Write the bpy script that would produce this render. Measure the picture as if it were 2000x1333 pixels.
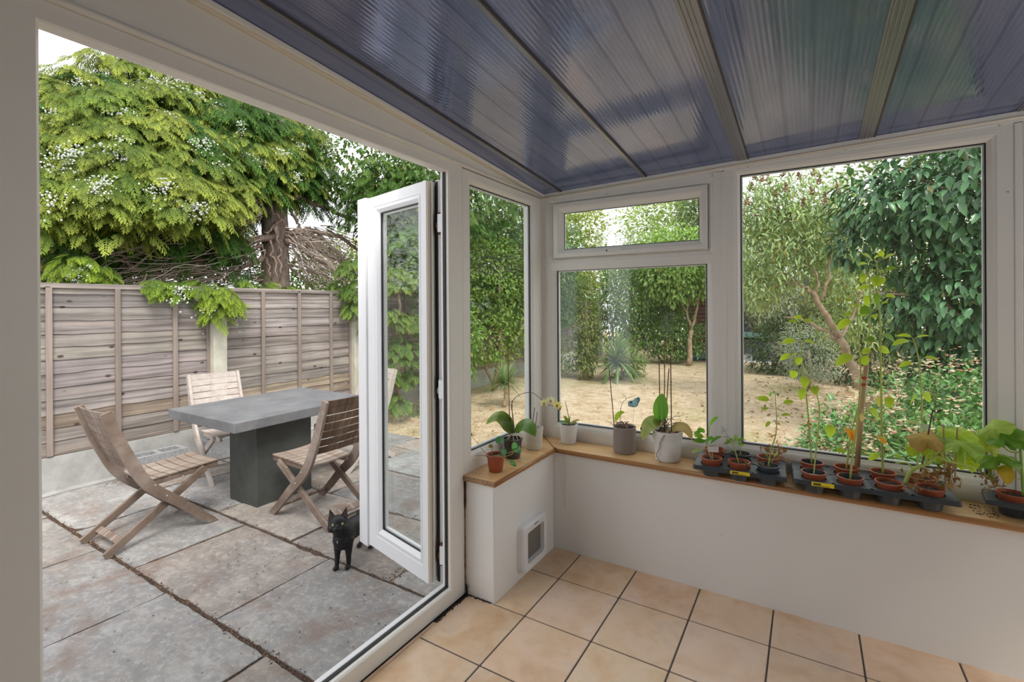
import bpy, bmesh, math, random
import numpy as np
from mathutils import Vector, Matrix, Euler
random.seed(7)
RNG = np.random.default_rng(11)
for o in list(bpy.data.objects):
    bpy.data.objects.remove(o, do_unlink=True)
SC = bpy.context.scene
COL = SC.collection
PI = math.pi

# ------------------------------------------------------------------ camera
F_PX, PPY, YAW, PITCH, ROLL = 942.58, -67.43, 0.5505, -0.0014, 0.0063
CAM = np.array([1.1472, -2.3319, 1.4646])
def _rot():
    cy, sy = math.cos(YAW), math.sin(YAW); cp, sp = math.cos(PITCH), math.sin(PITCH); cr, sr = math.cos(ROLL), math.sin(ROLL)
    return (np.array([[cy, -sy, 0], [sy, cy, 0], [0, 0, 1]]) @ np.array([[1, 0, 0], [0, cp, -sp], [0, sp, cp]])
            @ np.array([[cr, 0, sr], [0, 1, 0], [-sr, 0, cr]]))
RC = _rot()
def at(u, v, ax, val):
    """point of the place seen at photo pixel (u, v) that lies on the plane ax = val"""
    d = RC @ np.array([(u-1000)/F_PX, 1, -(v-666.5-PPY)/F_PX]); i = 'xyz'.index(ax)
    return CAM + (val-CAM[i])/d[i]*d
cd = bpy.data.cameras.new('camera'); cam = bpy.data.objects.new('camera', cd); COL.objects.link(cam)
cd.sensor_width = 36; cd.lens = F_PX/2000*36; cd.shift_y = PPY/2000; cd.clip_start = 0.02; cd.clip_end = 300
r_, f_, u_ = RC[:, 0], RC[:, 1], RC[:, 2]
cam.matrix_world = Matrix(((r_[0], u_[0], -f_[0], CAM[0]), (r_[1], u_[1], -f_[1], CAM[1]), (r_[2], u_[2], -f_[2], CAM[2]), (0, 0, 0, 1)))
SC.camera = cam

# ------------------------------------------------------------------ sky, sun, exposure
W = bpy.data.worlds.new('overcast_sky'); SC.world = W; W.use_nodes = True
nt = W.node_tree; nt.nodes.clear()
tc = nt.nodes.new('ShaderNodeTexCoord'); sx = nt.nodes.new('ShaderNodeSeparateXYZ'); rp = nt.nodes.new('ShaderNodeValToRGB')
nz = nt.nodes.new('ShaderNodeTexNoise'); nz.inputs['Scale'].default_value = 2.2; nz.inputs['Detail'].default_value = 4
mx = nt.nodes.new('ShaderNodeMixRGB'); mx.blend_type = 'MULTIPLY'; mx.inputs[0].default_value = .10
bg = nt.nodes.new('ShaderNodeBackground'); wo = nt.nodes.new('ShaderNodeOutputWorld')
nt.links.new(tc.outputs['Generated'], sx.inputs[0]); nt.links.new(sx.outputs['Z'], rp.inputs[0])
e = rp.color_ramp.elements; e[0].position = 0.0; e[0].color = (.90, .91, .95, 1); e[1].position = .6; e[1].color = (1.0, 1.0, 1.02, 1)
nt.links.new(tc.outputs['Generated'], nz.inputs['Vector'])
nt.links.new(rp.outputs[0], mx.inputs[1]); nt.links.new(nz.outputs['Fac'], mx.inputs[2]); nt.links.new(mx.outputs[0], bg.inputs[0])
bg.inputs[1].default_value = 1.3; nt.links.new(bg.outputs[0], wo.inputs[0])
sd = bpy.data.lights.new('sun', 'SUN'); sd.energy = 1.9; sd.angle = math.radians(18); sd.color = (1, .95, .86)
sun = bpy.data.objects.new('sun', sd); COL.objects.link(sun)
sun.rotation_euler = Vector((-.55, .38, -.85)).to_track_quat('-Z', 'Y').to_euler()
SC.view_settings.view_transform = 'Standard'; SC.view_settings.look = 'None'
SC.view_settings.exposure = 0.58; SC.view_settings.gamma = 1; SC.view_settings.use_curve_mapping = False

# ------------------------------------------------------------------ helpers: objects
def tag(o, label=None, cat=None, group=None, kind=None):
    if label: o['label'] = label
    if cat: o['category'] = cat
    if group: o['group'] = group
    if kind: o['kind'] = kind
    return o
def empty(name, loc=(0, 0, 0), rz=0, **k):
    o = bpy.data.objects.new(name, None); COL.objects.link(o); o.location = loc; o.rotation_euler.z = rz
    o.empty_display_size = .1
    return tag(o, **k)
def link(name, me, parent=None, bevel=0, smooth=False, loc=None, **k):
    o = bpy.data.objects.new(name, me); COL.objects.link(o)
    if parent is not None: o.parent = parent
    if loc is not None: o.location = loc
    if smooth: me.polygons.foreach_set('use_smooth', [True]*len(me.polygons))
    if bevel:
        b = o.modifiers.new('bevel', 'BEVEL'); b.width = bevel; b.segments = 2; b.limit_method = 'ANGLE'; b.angle_limit = .7
    return tag(o, **k)
def copy_tree(o, parent=None):
    c = o.copy(); COL.objects.link(c); c.parent = parent
    for ch in [x for x in bpy.data.objects if x.parent == o]: copy_tree(ch, c)
    return c

class MB:
    """collects shapes and links them as ONE mesh object"""
    def __init__(s): s.v = []; s.f = []; s.m = []; s.c = []
    def add(s, vs, fs, mi=0, col=None):
        b = len(s.v); s.v += [tuple(map(float, p)) for p in vs]; s.f += [tuple(b+i for i in f) for f in fs]
        s.m += [mi]*len(fs); s.c += [col if col is not None else (1, 1, 1)]*len(vs); return s
    def box(s, a, b, mi=0, col=None):
        x0, y0, z0 = a; x1, y1, z1 = b
        return s.add([(x0, y0, z0), (x1, y0, z0), (x1, y1, z0), (x0, y1, z0), (x0, y0, z1), (x1, y0, z1), (x1, y1, z1), (x0, y1, z1)],
                     [(0, 3, 2, 1), (4, 5, 6, 7), (0, 1, 5, 4), (1, 2, 6, 5), (2, 3, 7, 6), (3, 0, 4, 7)], mi, col)
    def hexa(s, p, mi=0, col=None):
        return s.add(p, [(0, 3, 2, 1), (4, 5, 6, 7), (0, 1, 5, 4), (1, 2, 6, 5), (2, 3, 7, 6), (3, 0, 4, 7)], mi, col)
    def bar(s, p, q, w, h, up=(0, 0, 1), mi=0, col=None):
        p = Vector(p); q = Vector(q); d = (q-p).normalized(); u = Vector(up); x = d.cross(u).normalized(); u = x.cross(d)
        a = x*w/2; b = u*h/2
        return s.hexa([p-a-b, p+a-b, q+a-b, q-a-b, p-a+b, p+a+b, q+a+b, q-a+b], mi, col)
    def tube(s, pts, r, n=8, mi=0, col=None, cap=True, flat=1.0):
        pts = [Vector(p) for p in pts]; N = len(pts)
        if not hasattr(r, '__len__'): r = [r]*N
        vs = []; ref = Vector((0.13, .21, 1)).normalized(); px = None
        for i, p in enumerate(pts):
            t = (pts[min(i+1, N-1)]-pts[max(i-1, 0)])
            t = t.normalized() if t.length > 1e-9 else Vector((0, 0, 1))
            if px is None:
                px = t.cross(ref)
                if px.length < .1: px = t.cross(Vector((1, 0, 0)))
            px = (px - t*px.dot(t)).normalized(); y = t.cross(px)
            for k in range(n):
                a = 2*PI*k/n; vs.append(p+px*math.cos(a)*r[i]+y*math.sin(a)*r[i]*flat)
        fs = [(i*n+k, i*n+(k+1) % n, (i+1)*n+(k+1) % n, (i+1)*n+k) for i in range(N-1) for k in range(n)]
        if cap: fs += [tuple(reversed(range(n))), tuple((N-1)*n+k for k in range(n))]
        return s.add(vs, fs, mi, col)
    def lathe(s, c, prof, n=32, mi=0, col=None, close=True, wob=None):
        cx, cy, cz = c; vs = []
        for i, (r, z) in enumerate(prof):
            for k in range(n):
                a = 2*PI*k/n; rr = r*(1+(wob(a, z) if wob else 0)); vs.append((cx+rr*math.cos(a), cy+rr*math.sin(a), cz+z))
        N = len(prof)
        fs = [(i*n+k, i*n+(k+1) % n, (i+1)*n+(k+1) % n, (i+1)*n+k) for i in range(N-1) for k in range(n)]
        if close:
            if prof[0][0] > 1e-6: fs.append(tuple(reversed(range(n))))
            if prof[-1][0] > 1e-6 and close != 'bottom': fs.append(tuple((N-1)*n+k for k in range(n)))
        return s.add(vs, fs, mi, col)
    def ball(s, c, r, n=10, m=6, mi=0, col=None, sc=(1, 1, 1)):
        vs = [(c[0], c[1], c[2]-r*sc[2])]
        for j in range(1, m):
            t = PI*j/m
            for k in range(n):
                a = 2*PI*k/n; vs.append((c[0]+r*sc[0]*math.sin(t)*math.cos(a), c[1]+r*sc[1]*math.sin(t)*math.sin(a), c[2]-r*sc[2]*math.cos(t)))
        vs.append((c[0], c[1], c[2]+r*sc[2])); L = len(vs)-1
        fs = [(0, 1+(k+1) % n, 1+k) for k in range(n)]
        fs += [(1+j*n+k, 1+j*n+(k+1) % n, 1+(j+1)*n+(k+1) % n, 1+(j+1)*n+k) for j in range(m-2) for k in range(n)]
        fs += [(1+(m-2)*n+k, 1+(m-2)*n+(k+1) % n, L) for k in range(n)]
        return s.add(vs, fs, mi, col)
    def ring(s, mp, o, i, prof, closed=True, mi=0, mats=None):
        """mitred frame: o, i = outer and inner rectangles (a0,b0,a1,b1); prof = [(t, depth, extra)] swept round; mp(a,b,d) -> world"""
        vs = []
        for q in prof:
            t, d = q[0], q[1]; ex = q[2] if len(q) > 2 else 0
            a0 = o[0]+(i[0]-o[0])*t+ex; b0 = o[1]+(i[1]-o[1])*t+ex; a1 = o[2]+(i[2]-o[2])*t-ex; b1 = o[3]+(i[3]-o[3])*t-ex
            vs += [mp(a0, b0, d), mp(a1, b0, d), mp(a1, b1, d), mp(a0, b1, d)]
        N = len(prof); R = range(N if closed else N-1)
        for j in R:
            k = (j+1) % N
            s_m = mats[j] if mats else mi
            b = len(s.v)
            for c in range(4):
                s.f.append((b+j*4+c, b+j*4+(c+1) % 4, b+k*4+(c+1) % 4, b+k*4+c)); s.m.append(s_m)
        s.v += [tuple(map(float, p)) for p in vs]; s.c += [(1, 1, 1)]*len(vs)
        return s
    def build(s, name, mats, parent=None, bevel=0, smooth=False, loc=None, fix=True, **k):
        me = bpy.data.meshes.new(name); me.from_pydata(s.v, [], s.f)
        for m in (mats if isinstance(mats, (list, tuple)) else [mats]): me.materials.append(m)
        me.polygons.foreach_set('material_index', s.m)
        ca = me.color_attributes.new('Col', 'FLOAT_COLOR', 'POINT')
        ca.data.foreach_set('color', np.array([(c[0], c[1], c[2], 1) for c in s.c], 'f').ravel())
        if fix:
            bm = bmesh.new(); bm.from_mesh(me); bmesh.ops.recalc_face_normals(bm, faces=bm.faces); bm.to_mesh(me); bm.free()
        me.update()
        return link(name, me, parent, bevel, smooth, loc, **k)

def scatter(name, tv, tf, tip, pos, rot, scale, cA, cB, mat, parent=None, **k):
    """one mesh of many small leaves: template (tv, tf) placed by pos/rot/scale; colours run from cA to cB with tip"""
    N = len(pos); n = len(tv); tv = np.array(tv, float)
    V = np.einsum('nij,kj->nki', rot, tv)*np.asarray(scale).reshape(N, 1, -1) + np.asarray(pos)[:, None, :]
    C = np.asarray(cA)[:, None, :]*(1-np.array(tip)[None, :, None]) + np.asarray(cB)[:, None, :]*np.array(tip)[None, :, None]
    me = bpy.data.meshes.new(name); me.vertices.add(N*n); me.vertices.foreach_set('co', V.astype('f').ravel())
    cnt = np.array([len(f) for f in tf]); idx = np.concatenate([np.array(f) for f in tf])
    LI = (idx[None, :]+n*np.arange(N)[:, None]).ravel(); st = np.concatenate([[0], np.cumsum(cnt)[:-1]])
    ST = (st[None, :]+len(idx)*np.arange(N)[:, None]).ravel()
    me.loops.add(len(LI)); me.loops.foreach_set('vertex_index', LI.astype('i'))
    me.polygons.add(len(ST)); me.polygons.foreach_set('loop_start', ST.astype('i'))
    me.update(calc_edges=True)
    ca = me.color_attributes.new('Col', 'FLOAT_COLOR', 'POINT')
    cc = np.concatenate([C, np.ones((N, n, 1))], 2); ca.data.foreach_set('color', cc.astype('f').ravel())
    me.materials.append(mat)
    return link(name, me, parent, smooth=True, **k)
def frames(d, up):
    """rotation matrices whose y axis is d and whose z axis is near up (arrays N x 3)"""
    d = d/np.linalg.norm(d, axis=1, keepdims=True); x = np.cross(d, up); l = np.linalg.norm(x, axis=1, keepdims=True)
    x = np.where(l > 1e-4, x/np.maximum(l, 1e-4), np.array([1., 0, 0])); z = np.cross(x, d)
    return np.stack([x, d, z], 2)
def unit(a): return a/np.linalg.norm(a, axis=1, keepdims=True)

# leaf templates: length 1 along +y, z up
def T_leaf(w=.5, droop=.15, fold=.08):
    v = [(0, 0, 0), (-w*.38, .22, fold*.8), (w*.38, .22, fold*.8), (-w/2, .5, fold-droop*.25), (w/2, .5, fold-droop*.25), (-w*.33, .78, fold*.7-droop*.6),
         (w*.33, .78, fold*.7-droop*.6), (0, 1, -droop), (0, .22, 0), (0, .5, -droop*.25), (0, .78, -droop*.6)]
    f = [(0, 8, 1), (0, 2, 8), (1, 8, 9, 3), (8, 2, 4, 9), (3, 9, 10, 5), (9, 4, 6, 10), (5, 10, 7), (10, 6, 7)]
    return v, f, [p[1] for p in v]
def T_blade():
    v = [(-.5, 0, 0), (.5, 0, 0), (-.45, .5, .0), (.45, .5, 0), (0, 1, 0)]
    return v, [(0, 1, 3, 2), (2, 3, 4)], [0, 0, .5, .5, 1]
def T_spray(seed=0, n=7, dr=.35):
    """flat drooping fan of scale-leaved twigs"""
    rg = random.Random(seed); v = []; f = []; t = []
    def twig(p, a, L, w, z0):
        b = len(v); dx, dy = math.sin(a), math.cos(a); nx, ny = dy, -dx
        for s_, ww in ((0, w*.5), (.45, w), (1, 0)):
            x = p[0]+dx*L*s_; y = p[1]+dy*L*s_; z = z0-dr*(y*y*.8)-L*s_*s_*.25
            if ww: v.extend([(x-nx*ww, y-ny*ww, z), (x+nx*ww, y+ny*ww, z)]); t.extend([min(1, max(0, y*.75+s_*.25-.08))]*2)
            else: v.append((x, y, z)); t.append(min(1, .25+y*.75))
        f.extend([(b, b+1, b+3, b+2), (b+2, b+3, b+4)])
    twig((0, 0), 0, 1, .024, 0)
    for i in range(n):
        y = .10+.80*i/(n-1)
        for sd_ in (-1, 1):
            a = sd_*rg.uniform(.55, .85); L = (.52-.38*y)*rg.uniform(.8, 1.15)
            twig((0, y), a, L, .024, rg.uniform(-.01, .02))
            for q in (.35, .6, .8):
                p = (math.sin(a)*L*q, y+math.cos(a)*L*q)
                twig(p, a-sd_*.75, L*.45*(1.2-q), .019, rg.uniform(-.01, .02)-L*q*q*.25)
                twig(p, a+sd_*.6, L*.38*(1.2-q), .018, rg.uniform(-.01, .02)-L*q*q*.25)
    return v, f, t

# ------------------------------------------------------------------ materials
def mat(name, base=(.8, .8, .8), rough=.5, metal=0, spec=.5, **kw):
    m = bpy.data.materials.new(name); m.use_nodes = True; p = m.node_tree.nodes['Principled BSDF']
    p.inputs['Base Color'].default_value = (*base, 1); p.inputs['Roughness'].default_value = rough
    p.inputs['Metallic'].default_value = metal; p.inputs['Specular IOR Level'].default_value = spec
    for k_, v_ in kw.items(): p.inputs[k_.replace('_', ' ')].default_value = v_
    return m
class NT:
    def __init__(s, m): s.t = m.node_tree; s.p = s.t.nodes.get('Principled BSDF'); s.o = [n for n in s.t.nodes if n.type == 'OUTPUT_MATERIAL'][0]
    def n(s, typ, **k):
        x = s.t.nodes.new('ShaderNode'+typ)
        for a, b in k.items():
            if hasattr(x, a): setattr(x, a, b)
            else: x.inputs[a.replace('_', ' ')].default_value = b
        return x
    def l(s, a, b): s.t.links.new(a, b)
    def noise(s, scale, detail=4, vec=None, sc=None, rough=.55, dist=0):
        x = s.n('TexNoise'); x.inputs['Scale'].default_value = scale; x.inputs['Detail'].default_value = detail
        x.inputs['Roughness'].default_value = rough; x.inputs['Distortion'].default_value = dist
        c = s.n('TexCoord'); mp = s.n('Mapping')
        if sc: mp.inputs['Scale'].default_value = sc
        s.l(c.outputs['Object'], mp.inputs[0]); s.l(mp.outputs[0], x.inputs['Vector']); return x.outputs['Fac']
    def ramp(s, fac, stops):
        r = s.n('ValToRGB'); el = r.color_ramp.elements
        while len(el) < len(stops): el.new(.5)
        for i, (p, c) in enumerate(stops): el[i].position = p; el[i].color = (*c, 1) if len(c) == 3 else c
        s.l(fac, r.inputs[0]); return r.outputs[0]
    def mix(s, f, a, b, mode='MIX'):
        x = s.n('MixRGB', blend_type=mode)
        for i, q in ((0, f), (1, a), (2, b)):
            if isinstance(q, (int, float)): x.inputs[i].default_value = q
            elif isinstance(q, tuple): x.inputs[i].default_value = (*q, 1)
            else: s.l(q, x.inputs[i])
        return x.outputs[0]
    def bump(s, h, st=.3, dist=.01):
        b = s.n('Bump'); b.inputs['Strength'].default_value = st; b.inputs['Distance'].default_value = dist; s.l(h, b.inputs['Height'])
        s.l(b.outputs[0], s.p.inputs['Normal']); return b
    def col(s): return s.n('Attribute', attribute_name='Col').outputs['Color']
    def base(s, c): s.l(c, s.p.inputs['Base Color'])
M = {}
def white_plastic(name, c, dirt=.06):
    m = mat(name, c, .35); t = NT(m)
    a = t.noise(3, 5); b = t.noise(40, 3, sc=(1, 1, .15))
    x = t.mix(t.ramp(a, [(.45, (0, 0, 0)), (.75, (dirt, dirt, dirt))]), c, (.45, .38, .30))
    x = t.mix(t.ramp(b, [(.60, (0, 0, 0)), (.8, (dirt*.7,)*3)]), x, (.4, .35, .3)); t.base(x); return m
M['upvc'] = white_plastic("white_plastic", (.87, .84, .79))
M['upvc_out'] = white_plastic('white_plastic_outdoors', (.86, .87, .89), .012)
M['gasket'] = mat('black_rubber', (.02, .02, .022), .5)
M['cream'] = mat('cream_trim', (.76, .68, .55), .45)
def glass(name, tint=(.93, .97, .95), ior=1.5):
    m = bpy.data.materials.new(name); m.use_nodes = True; t = m.node_tree; t.nodes.clear()
    o = t.nodes.new('ShaderNodeOutputMaterial'); tr = t.nodes.new('ShaderNodeBsdfTransparent'); gl = t.nodes.new('ShaderNodeBsdfGlossy')
    lw = t.nodes.new('ShaderNodeLayerWeight'); mi = t.nodes.new('ShaderNodeMixShader'); pw = t.nodes.new('ShaderNodeMath'); ma = t.nodes.new('ShaderNodeMath')
    r0 = ((ior-1)/(ior+1))**2; pw.operation = 'POWER'; pw.inputs[1].default_value = 5; ma.operation = 'MULTIPLY_ADD'; ma.inputs[1].default_value = 1-r0; ma.inputs[2].default_value = r0
    lw.inputs['Blend'].default_value = .5; t.links.new(lw.outputs['Facing'], pw.inputs[0]); t.links.new(pw.outputs[0], ma.inputs[0])
    tr.inputs[0].default_value = (*tint, 1); gl.inputs['Roughness'].default_value = 0.0; gl.inputs[0].default_value = (1, 1, 1, 1)
    t.links.new(ma.outputs[0], mi.inputs[0]); t.links.new(tr.outputs[0], mi.inputs[1]); t.links.new(gl.outputs[0], mi.inputs[2]); t.links.new(mi.outputs[0], o.inputs[0])
    return m
M['glass'] = glass('window_glass', (.965, .985, .975), 1.45)
M['clear'] = glass('clear_plastic', (.9, .9, .9), 1.4)
# painted wall
m = mat('painted_plaster', (.78, .76, .74), .7); t = NT(m)
n1 = t.noise(1.6, 5); n2 = t.noise(55, 3); n3 = t.noise(9, 6, sc=(1, 1, .12))
x = t.mix(t.ramp(n1, [(.35, (0, 0, 0)), (.8, (.35, .35, .35))]), (.87, .862, .845), (.80, .77, .74))
x = t.mix(t.ramp(n3, [(.66, (0, 0, 0)), (.72, (.25, .25, .25)), (.78, (0, 0, 0))]), x, (.5, .44, .38))
x = t.mix(t.ramp(t.noise(38, 2), [(.74, (0, 0, 0)), (.80, (.5, .5, .5))]), x, (.42, .36, .32))
t.base(x); t.bump(n2, .08, .004); M['wall'] = m
# floor tile
m = mat('terracotta_tile', (.8, .6, .45), .42); t = NT(m)
n1 = t.noise(4.5, 6, dist=.6); n2 = t.noise(17, 6); n3 = t.noise(1.7, 3)
x = t.ramp(n1, [(.30, (.68, .42, .25)), (.46, (.80, .56, .37)), (.58, (.86, .64, .48)), (.72, (.76, .59, .47))])
x = t.mix(t.ramp(n2, [(.5, (0, 0, 0)), (.75, (.4, .4, .4))]), x, (.58, .40, .26))
x = t.mix(t.ramp(n3, [(.45, (0, 0, 0)), (.65, (.45, .45, .45))]), x, (.90, .74, .58))
x = t.mix(t.ramp(t.noise(60, 2), [(.76, (0, 0, 0)), (.8, (.7, .7, .7))]), x, (.2, .13, .08))
t.base(t.mix(1, x, t.col(), 'MULTIPLY')); t.bump(n2, .06, .004); M['tile'] = m
m = mat('grey_grout', (.10, .092, .085), .9); M['grout'] = m
# wood worktop sill
m = mat('laminate_sill', (.62, .36, .15), .28); t = NT(m)
n1 = t.noise(1.5, 5, sc=(2, 22, 2), dist=.5); x = t.ramp(n1, [(.3, (.62, .35, .14)), (.55, (.80, .51, .24)), (.75, (.70, .42, .18))]); t.base(x); M['sill'] = m
m = mat('laminate_sill_edge', (.40, .19, .07), .22); M['sill_edge'] = m
m = mat('chipboard', (.42, .26, .15), .9); t = NT(m); t.base(t.ramp(t.noise(160, 3), [(.35, (.20, .11, .06)), (.6, (.55, .36, .22))])); t.bump(t.noise(120, 3), .8, .01); M['chip'] = m
# multiwall roof sheet
m = mat('multiwall_sheet', (.15, .17, .25), .2, 0, .9); t = NT(m)
w = t.n('TexWave', wave_type='BANDS', bands_direction='X', Scale=19.0); c = t.n('TexCoord'); t.l(c.outputs['Object'], w.inputs[0])
w2 = t.n('TexWave', wave_type='BANDS', bands_direction='X', Scale=3.1, Distortion=.4); t.l(c.outputs['Object'], w2.inputs[0])
n1 = t.noise(1.8, 4, sc=(3.0, .5, 1)); n2 = t.noise(.9, 3, sc=(1.4, 1, 1))
x = t.ramp(n1, [(.28, (.19, .23, .34)), (.5, (.30, .34, .47)), (.72, (.44, .43, .53))])
x = t.mix(t.ramp(n2, [(.55, (0, 0, 0)), (.75, (.35, .35, .35))]), x, (.50, .38, .33))  # warm blotches in the sheet colour imitate reflections of the garden
x = t.mix(t.ramp(w.outputs['Color'], [(.0, (.18, .18, .18)), (.25, (0, 0, 0))]), x, (.03, .035, .06))
x = t.mix(t.ramp(w2.outputs['Color'], [(.93, (0, 0, 0)), (1, (.35, .35, .35))]), x, (.03, .03, .045))
t.base(x); t.p.inputs['Metallic'].default_value = .7
tl = t.n('BsdfTranslucent'); tl.inputs[0].default_value = (.20, .22, .30, 1); ms = t.n('MixShader'); ms.inputs[0].default_value = .36
t.l(t.p.outputs[0], ms.inputs[1]); t.l(tl.outputs[0], ms.inputs[2]); t.l(ms.outputs[0], t.o.inputs[0])
ad = t.n('MixRGB', blend_type='ADD'); ad.inputs[0].default_value = 1; t.l(w.outputs['Color'], ad.inputs[1]); t.l(t.noise(6, 2, sc=(1, .25, 1)), ad.inputs[2])
t.bump(ad.outputs[0], .06, .004)
t.l(t.ramp(t.noise(1.3, 3, sc=(2.4, .6, 1)), [(.35, (.05,)*3), (.7, (.18,)*3)]), t.p.inputs['Roughness'])
M['sheet'] = m
M['bar'] = mat('glazing_bar', (.24, .25, .30), .25, .55, .6)
M['bar_dark'] = mat('bar_gasket', (.07, .06, .055), .7)
M['steel'] = mat('steel', (.55, .54, .52), .35, .9)
M['rust'] = mat('rusty_hinge', (.16, .07, .035), .8)
# weathered timbers
def wood(name, stops, rough=.75, along='y', knots=False, sc=1.0):
    m = mat(name, (.5, .4, .3), rough, 0, .25); t = NT(m)
    s_ = {'x': (.7, 22, 22), 'y': (22, .7, 22), 'z': (22, 22, .7), 'd': (26, 3.2, 3.2)}[along]; s_ = tuple(q*sc for q in s_)
    n1 = t.noise(1.0, 6, sc=s_, rough=.65, dist=.3); x = t.ramp(n1, stops)
    n2 = t.noise(2.1, 4); x = t.mix(t.ramp(n2, [(.35, (0, 0, 0)), (.7, (.45, .45, .45))]), x, stops[0][1])
    if knots:
        vo = t.n('TexVoronoi', Scale=1.0, feature='F1'); c = t.n('TexCoord'); mp = t.n('Mapping'); mp.inputs['Scale'].default_value = (1, 4.6, 8.2)
        t.l(c.outputs['Object'], mp.inputs[0]); t.l(mp.outputs[0], vo.inputs['Vector'])
        x = t.mix(t.ramp(vo.outputs['Distance'], [(.08, (.9, .9, .9)), (.14, (0, 0, 0))]), x, (.06, .045, .04))
    x = t.mix(1, x, t.col(), 'MULTIPLY'); t.base(x); t.bump(n1, .25, .004); return m
M['fence'] = wood('weathered_fence_timber', [(.30, (.12, .108, .104)), (.43, (.235, .212, .20)), (.55, (.36, .333, .32)), (.70, (.46, .40, .36))], .85, 'y', True)
M['batten'] = wood('weathered_batten', [(.3, (.22, .18, .155)), (.6, (.36, .30, .26)), (.75, (.42, .36, .32))], .85, 'z')
M['chair'] = wood('grey_teak', [(.3, (.12, .085, .065)), (.5, (.24, .18, .145)), (.7, (.40, .34, .30))], .7, 'd', sc=.9)
M['chairdark'] = wood('brown_teak', [(.3, (.075, .045, .03)), (.5, (.15, .095, .065)), (.7, (.27, .19, .145))], .7, 'd', sc=.9)
M['seat'] = wood('pale_brown_teak', [(.3, (.24, .18, .14)), (.5, (.38, .315, .265)), (.7, (.52, .46, .41))], .75, 'y', sc=.8)
M['chairpale'] = wood('bleached_teak', [(.3, (.40, .34, .30)), (.5, (.52, .46, .42)), (.7, (.60, .55, .51))], .75, 'y', sc=.8)
def concrete(name, stops, sc=6, rough=.85, b=.2, fine=70, spots=None):
    m = mat(name, (.4, .4, .4), rough, 0, .3); t = NT(m); n1 = t.noise(sc, 7, rough=.65, dist=.2); x = t.ramp(n1, stops)
    n2 = t.noise(fine, 4); x = t.mix(t.ramp(n2, [(.45, (0, 0, 0)), (.7, (.25, .25, .25))]), x, stops[0][1])
    if spots: x = t.mix(t.ramp(t.noise(spots[0], 3), [(spots[1], (0, 0, 0)), (spots[1]+.05, (.8, .8, .8))]), x, spots[2])
    t.base(t.mix(1, x, t.col(), 'MULTIPLY')); t.bump(n2, b, .006); return m
M['concrete'] = concrete('fence_concrete', [(.3, (.33, .325, .31)), (.6, (.46, .46, .45)), (.8, (.52, .50, .46))])
M['postc'] = concrete('lichened_concrete', [(.3, (.48, .46, .36)), (.6, (.62, .61, .52)), (.8, (.66, .63, .48))])
M['table'] = concrete('cast_concrete_top', [(.3, (.12, .124, .133)), (.55, (.18, .185, .195)), (.75, (.25, .245, .245))], 3, .6, .08)
M['tablebase'] = concrete('dark_cast_concrete', [(.3, (.045, .048, .046)), (.6, (.075, .08, .075)), (.8, (.11, .11, .10))], 3, .6, .08)
M['block'] = concrete('breeze_block', [(.3, (.16, .17, .18)), (.5, (.36, .37, .38)), (.7, (.44, .45, .46))], 90, .95, .9, 120)
# sandstone paving
m = mat('riven_sandstone', (.4, .37, .34), .8, 0, .3); t = NT(m)
n1 = t.noise(1.3, 7, rough=.62, dist=.5); n2 = t.noise(7, 8, rough=.7, dist=.4, sc=(1, 1.8, 1)); n3 = t.noise(3.1, 6, rough=.7)
x = t.ramp(n1, [(.30, (.20, .17, .15)), (.42, (.28, .26, .245)), (.55, (.365, .355, .34)), (.70, (.47, .465, .46))])
x = t.mix(t.ramp(n2, [(.44, (0, 0, 0)), (.56, (.6, .6, .6))]), x, (.23, .23, .235))
x = t.mix(t.ramp(t.noise(26, 6, rough=.8), [(.50, (0, 0, 0)), (.62, (.5, .5, .5))]), x, (.52, .51, .49))
x = t.mix(t.ramp(n3, [(.53, (0, 0, 0)), (.66, (.7, .7, .7))]), x, (.24, .175, .145))
x = t.mix(t.ramp(t.noise(34, 4), [(.66, (0, 0, 0)), (.72, (.75, .75, .75))]), x, (.13, .09, .07))
t.base(t.mix(1, x, t.col(), 'MULTIPLY')); t.bump(n2, .5, .012); M['paving'] = m
m = mat('joint_soil', (.06, .04, .03), .95); t = NT(m); t.base(t.ramp(t.noise(90, 4), [(.35, (.035, .025, .02)), (.6, (.13, .085, .06)), (.75, (.25, .17, .12))])); t.bump(t.noise(120, 3), 1, .01); M['joint'] = m
# dry lawn
m = mat('dry_lawn', (.6, .48, .3), .95, 0, .1); t = NT(m)
n1 = t.noise(.35, 5, rough=.6); n2 = t.noise(5, 8, rough=.75); n3 = t.noise(30, 5, rough=.8)
x = t.ramp(n2, [(.34, (.40, .28, .17)), (.47, (.60, .46, .31)), (.62, (.74, .60, .45))])
x = t.mix(t.ramp(n1, [(.5, (0, 0, 0)), (.68, (.6, .6, .6))]), x, (.34, .36, .13))
x = t.mix(t.ramp(n3, [(.52, (0, 0, 0)), (.62, (.65, .65, .65))]), x, (.30, .20, .12))
x = t.mix(t.ramp(t.noise(14, 6, rough=.8), [(.55, (0, 0, 0)), (.66, (.6, .6, .6))]), x, (.82, .70, .54))
t.base(x); t.bump(n3, .8, .03); M['lawn'] = m
def leafmat(name, trans=.35, rough=.5, tcol=1.15, spec=.3):
    m = mat(name, (.2, .4, .1), rough, 0, spec); t = NT(m); c = t.col(); t.base(c)
    tr = t.n('BsdfTranslucent'); hs = t.mix(1, c, (tcol, tcol*1.05, tcol*.6), 'MULTIPLY'); t.l(hs, tr.inputs[0])
    ms = t.n('MixShader'); ms.inputs[0].default_value = trans; t.l(t.p.outputs[0], ms.inputs[1]); t.l(tr.outputs[0], ms.inputs[2]); t.l(ms.outputs[0], t.o.inputs[0])
    return m
M['leaf'] = leafmat('green_leaves', .35); M['conifer'] = leafmat('conifer_sprays', .25, .65, 1.1, .15)
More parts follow.
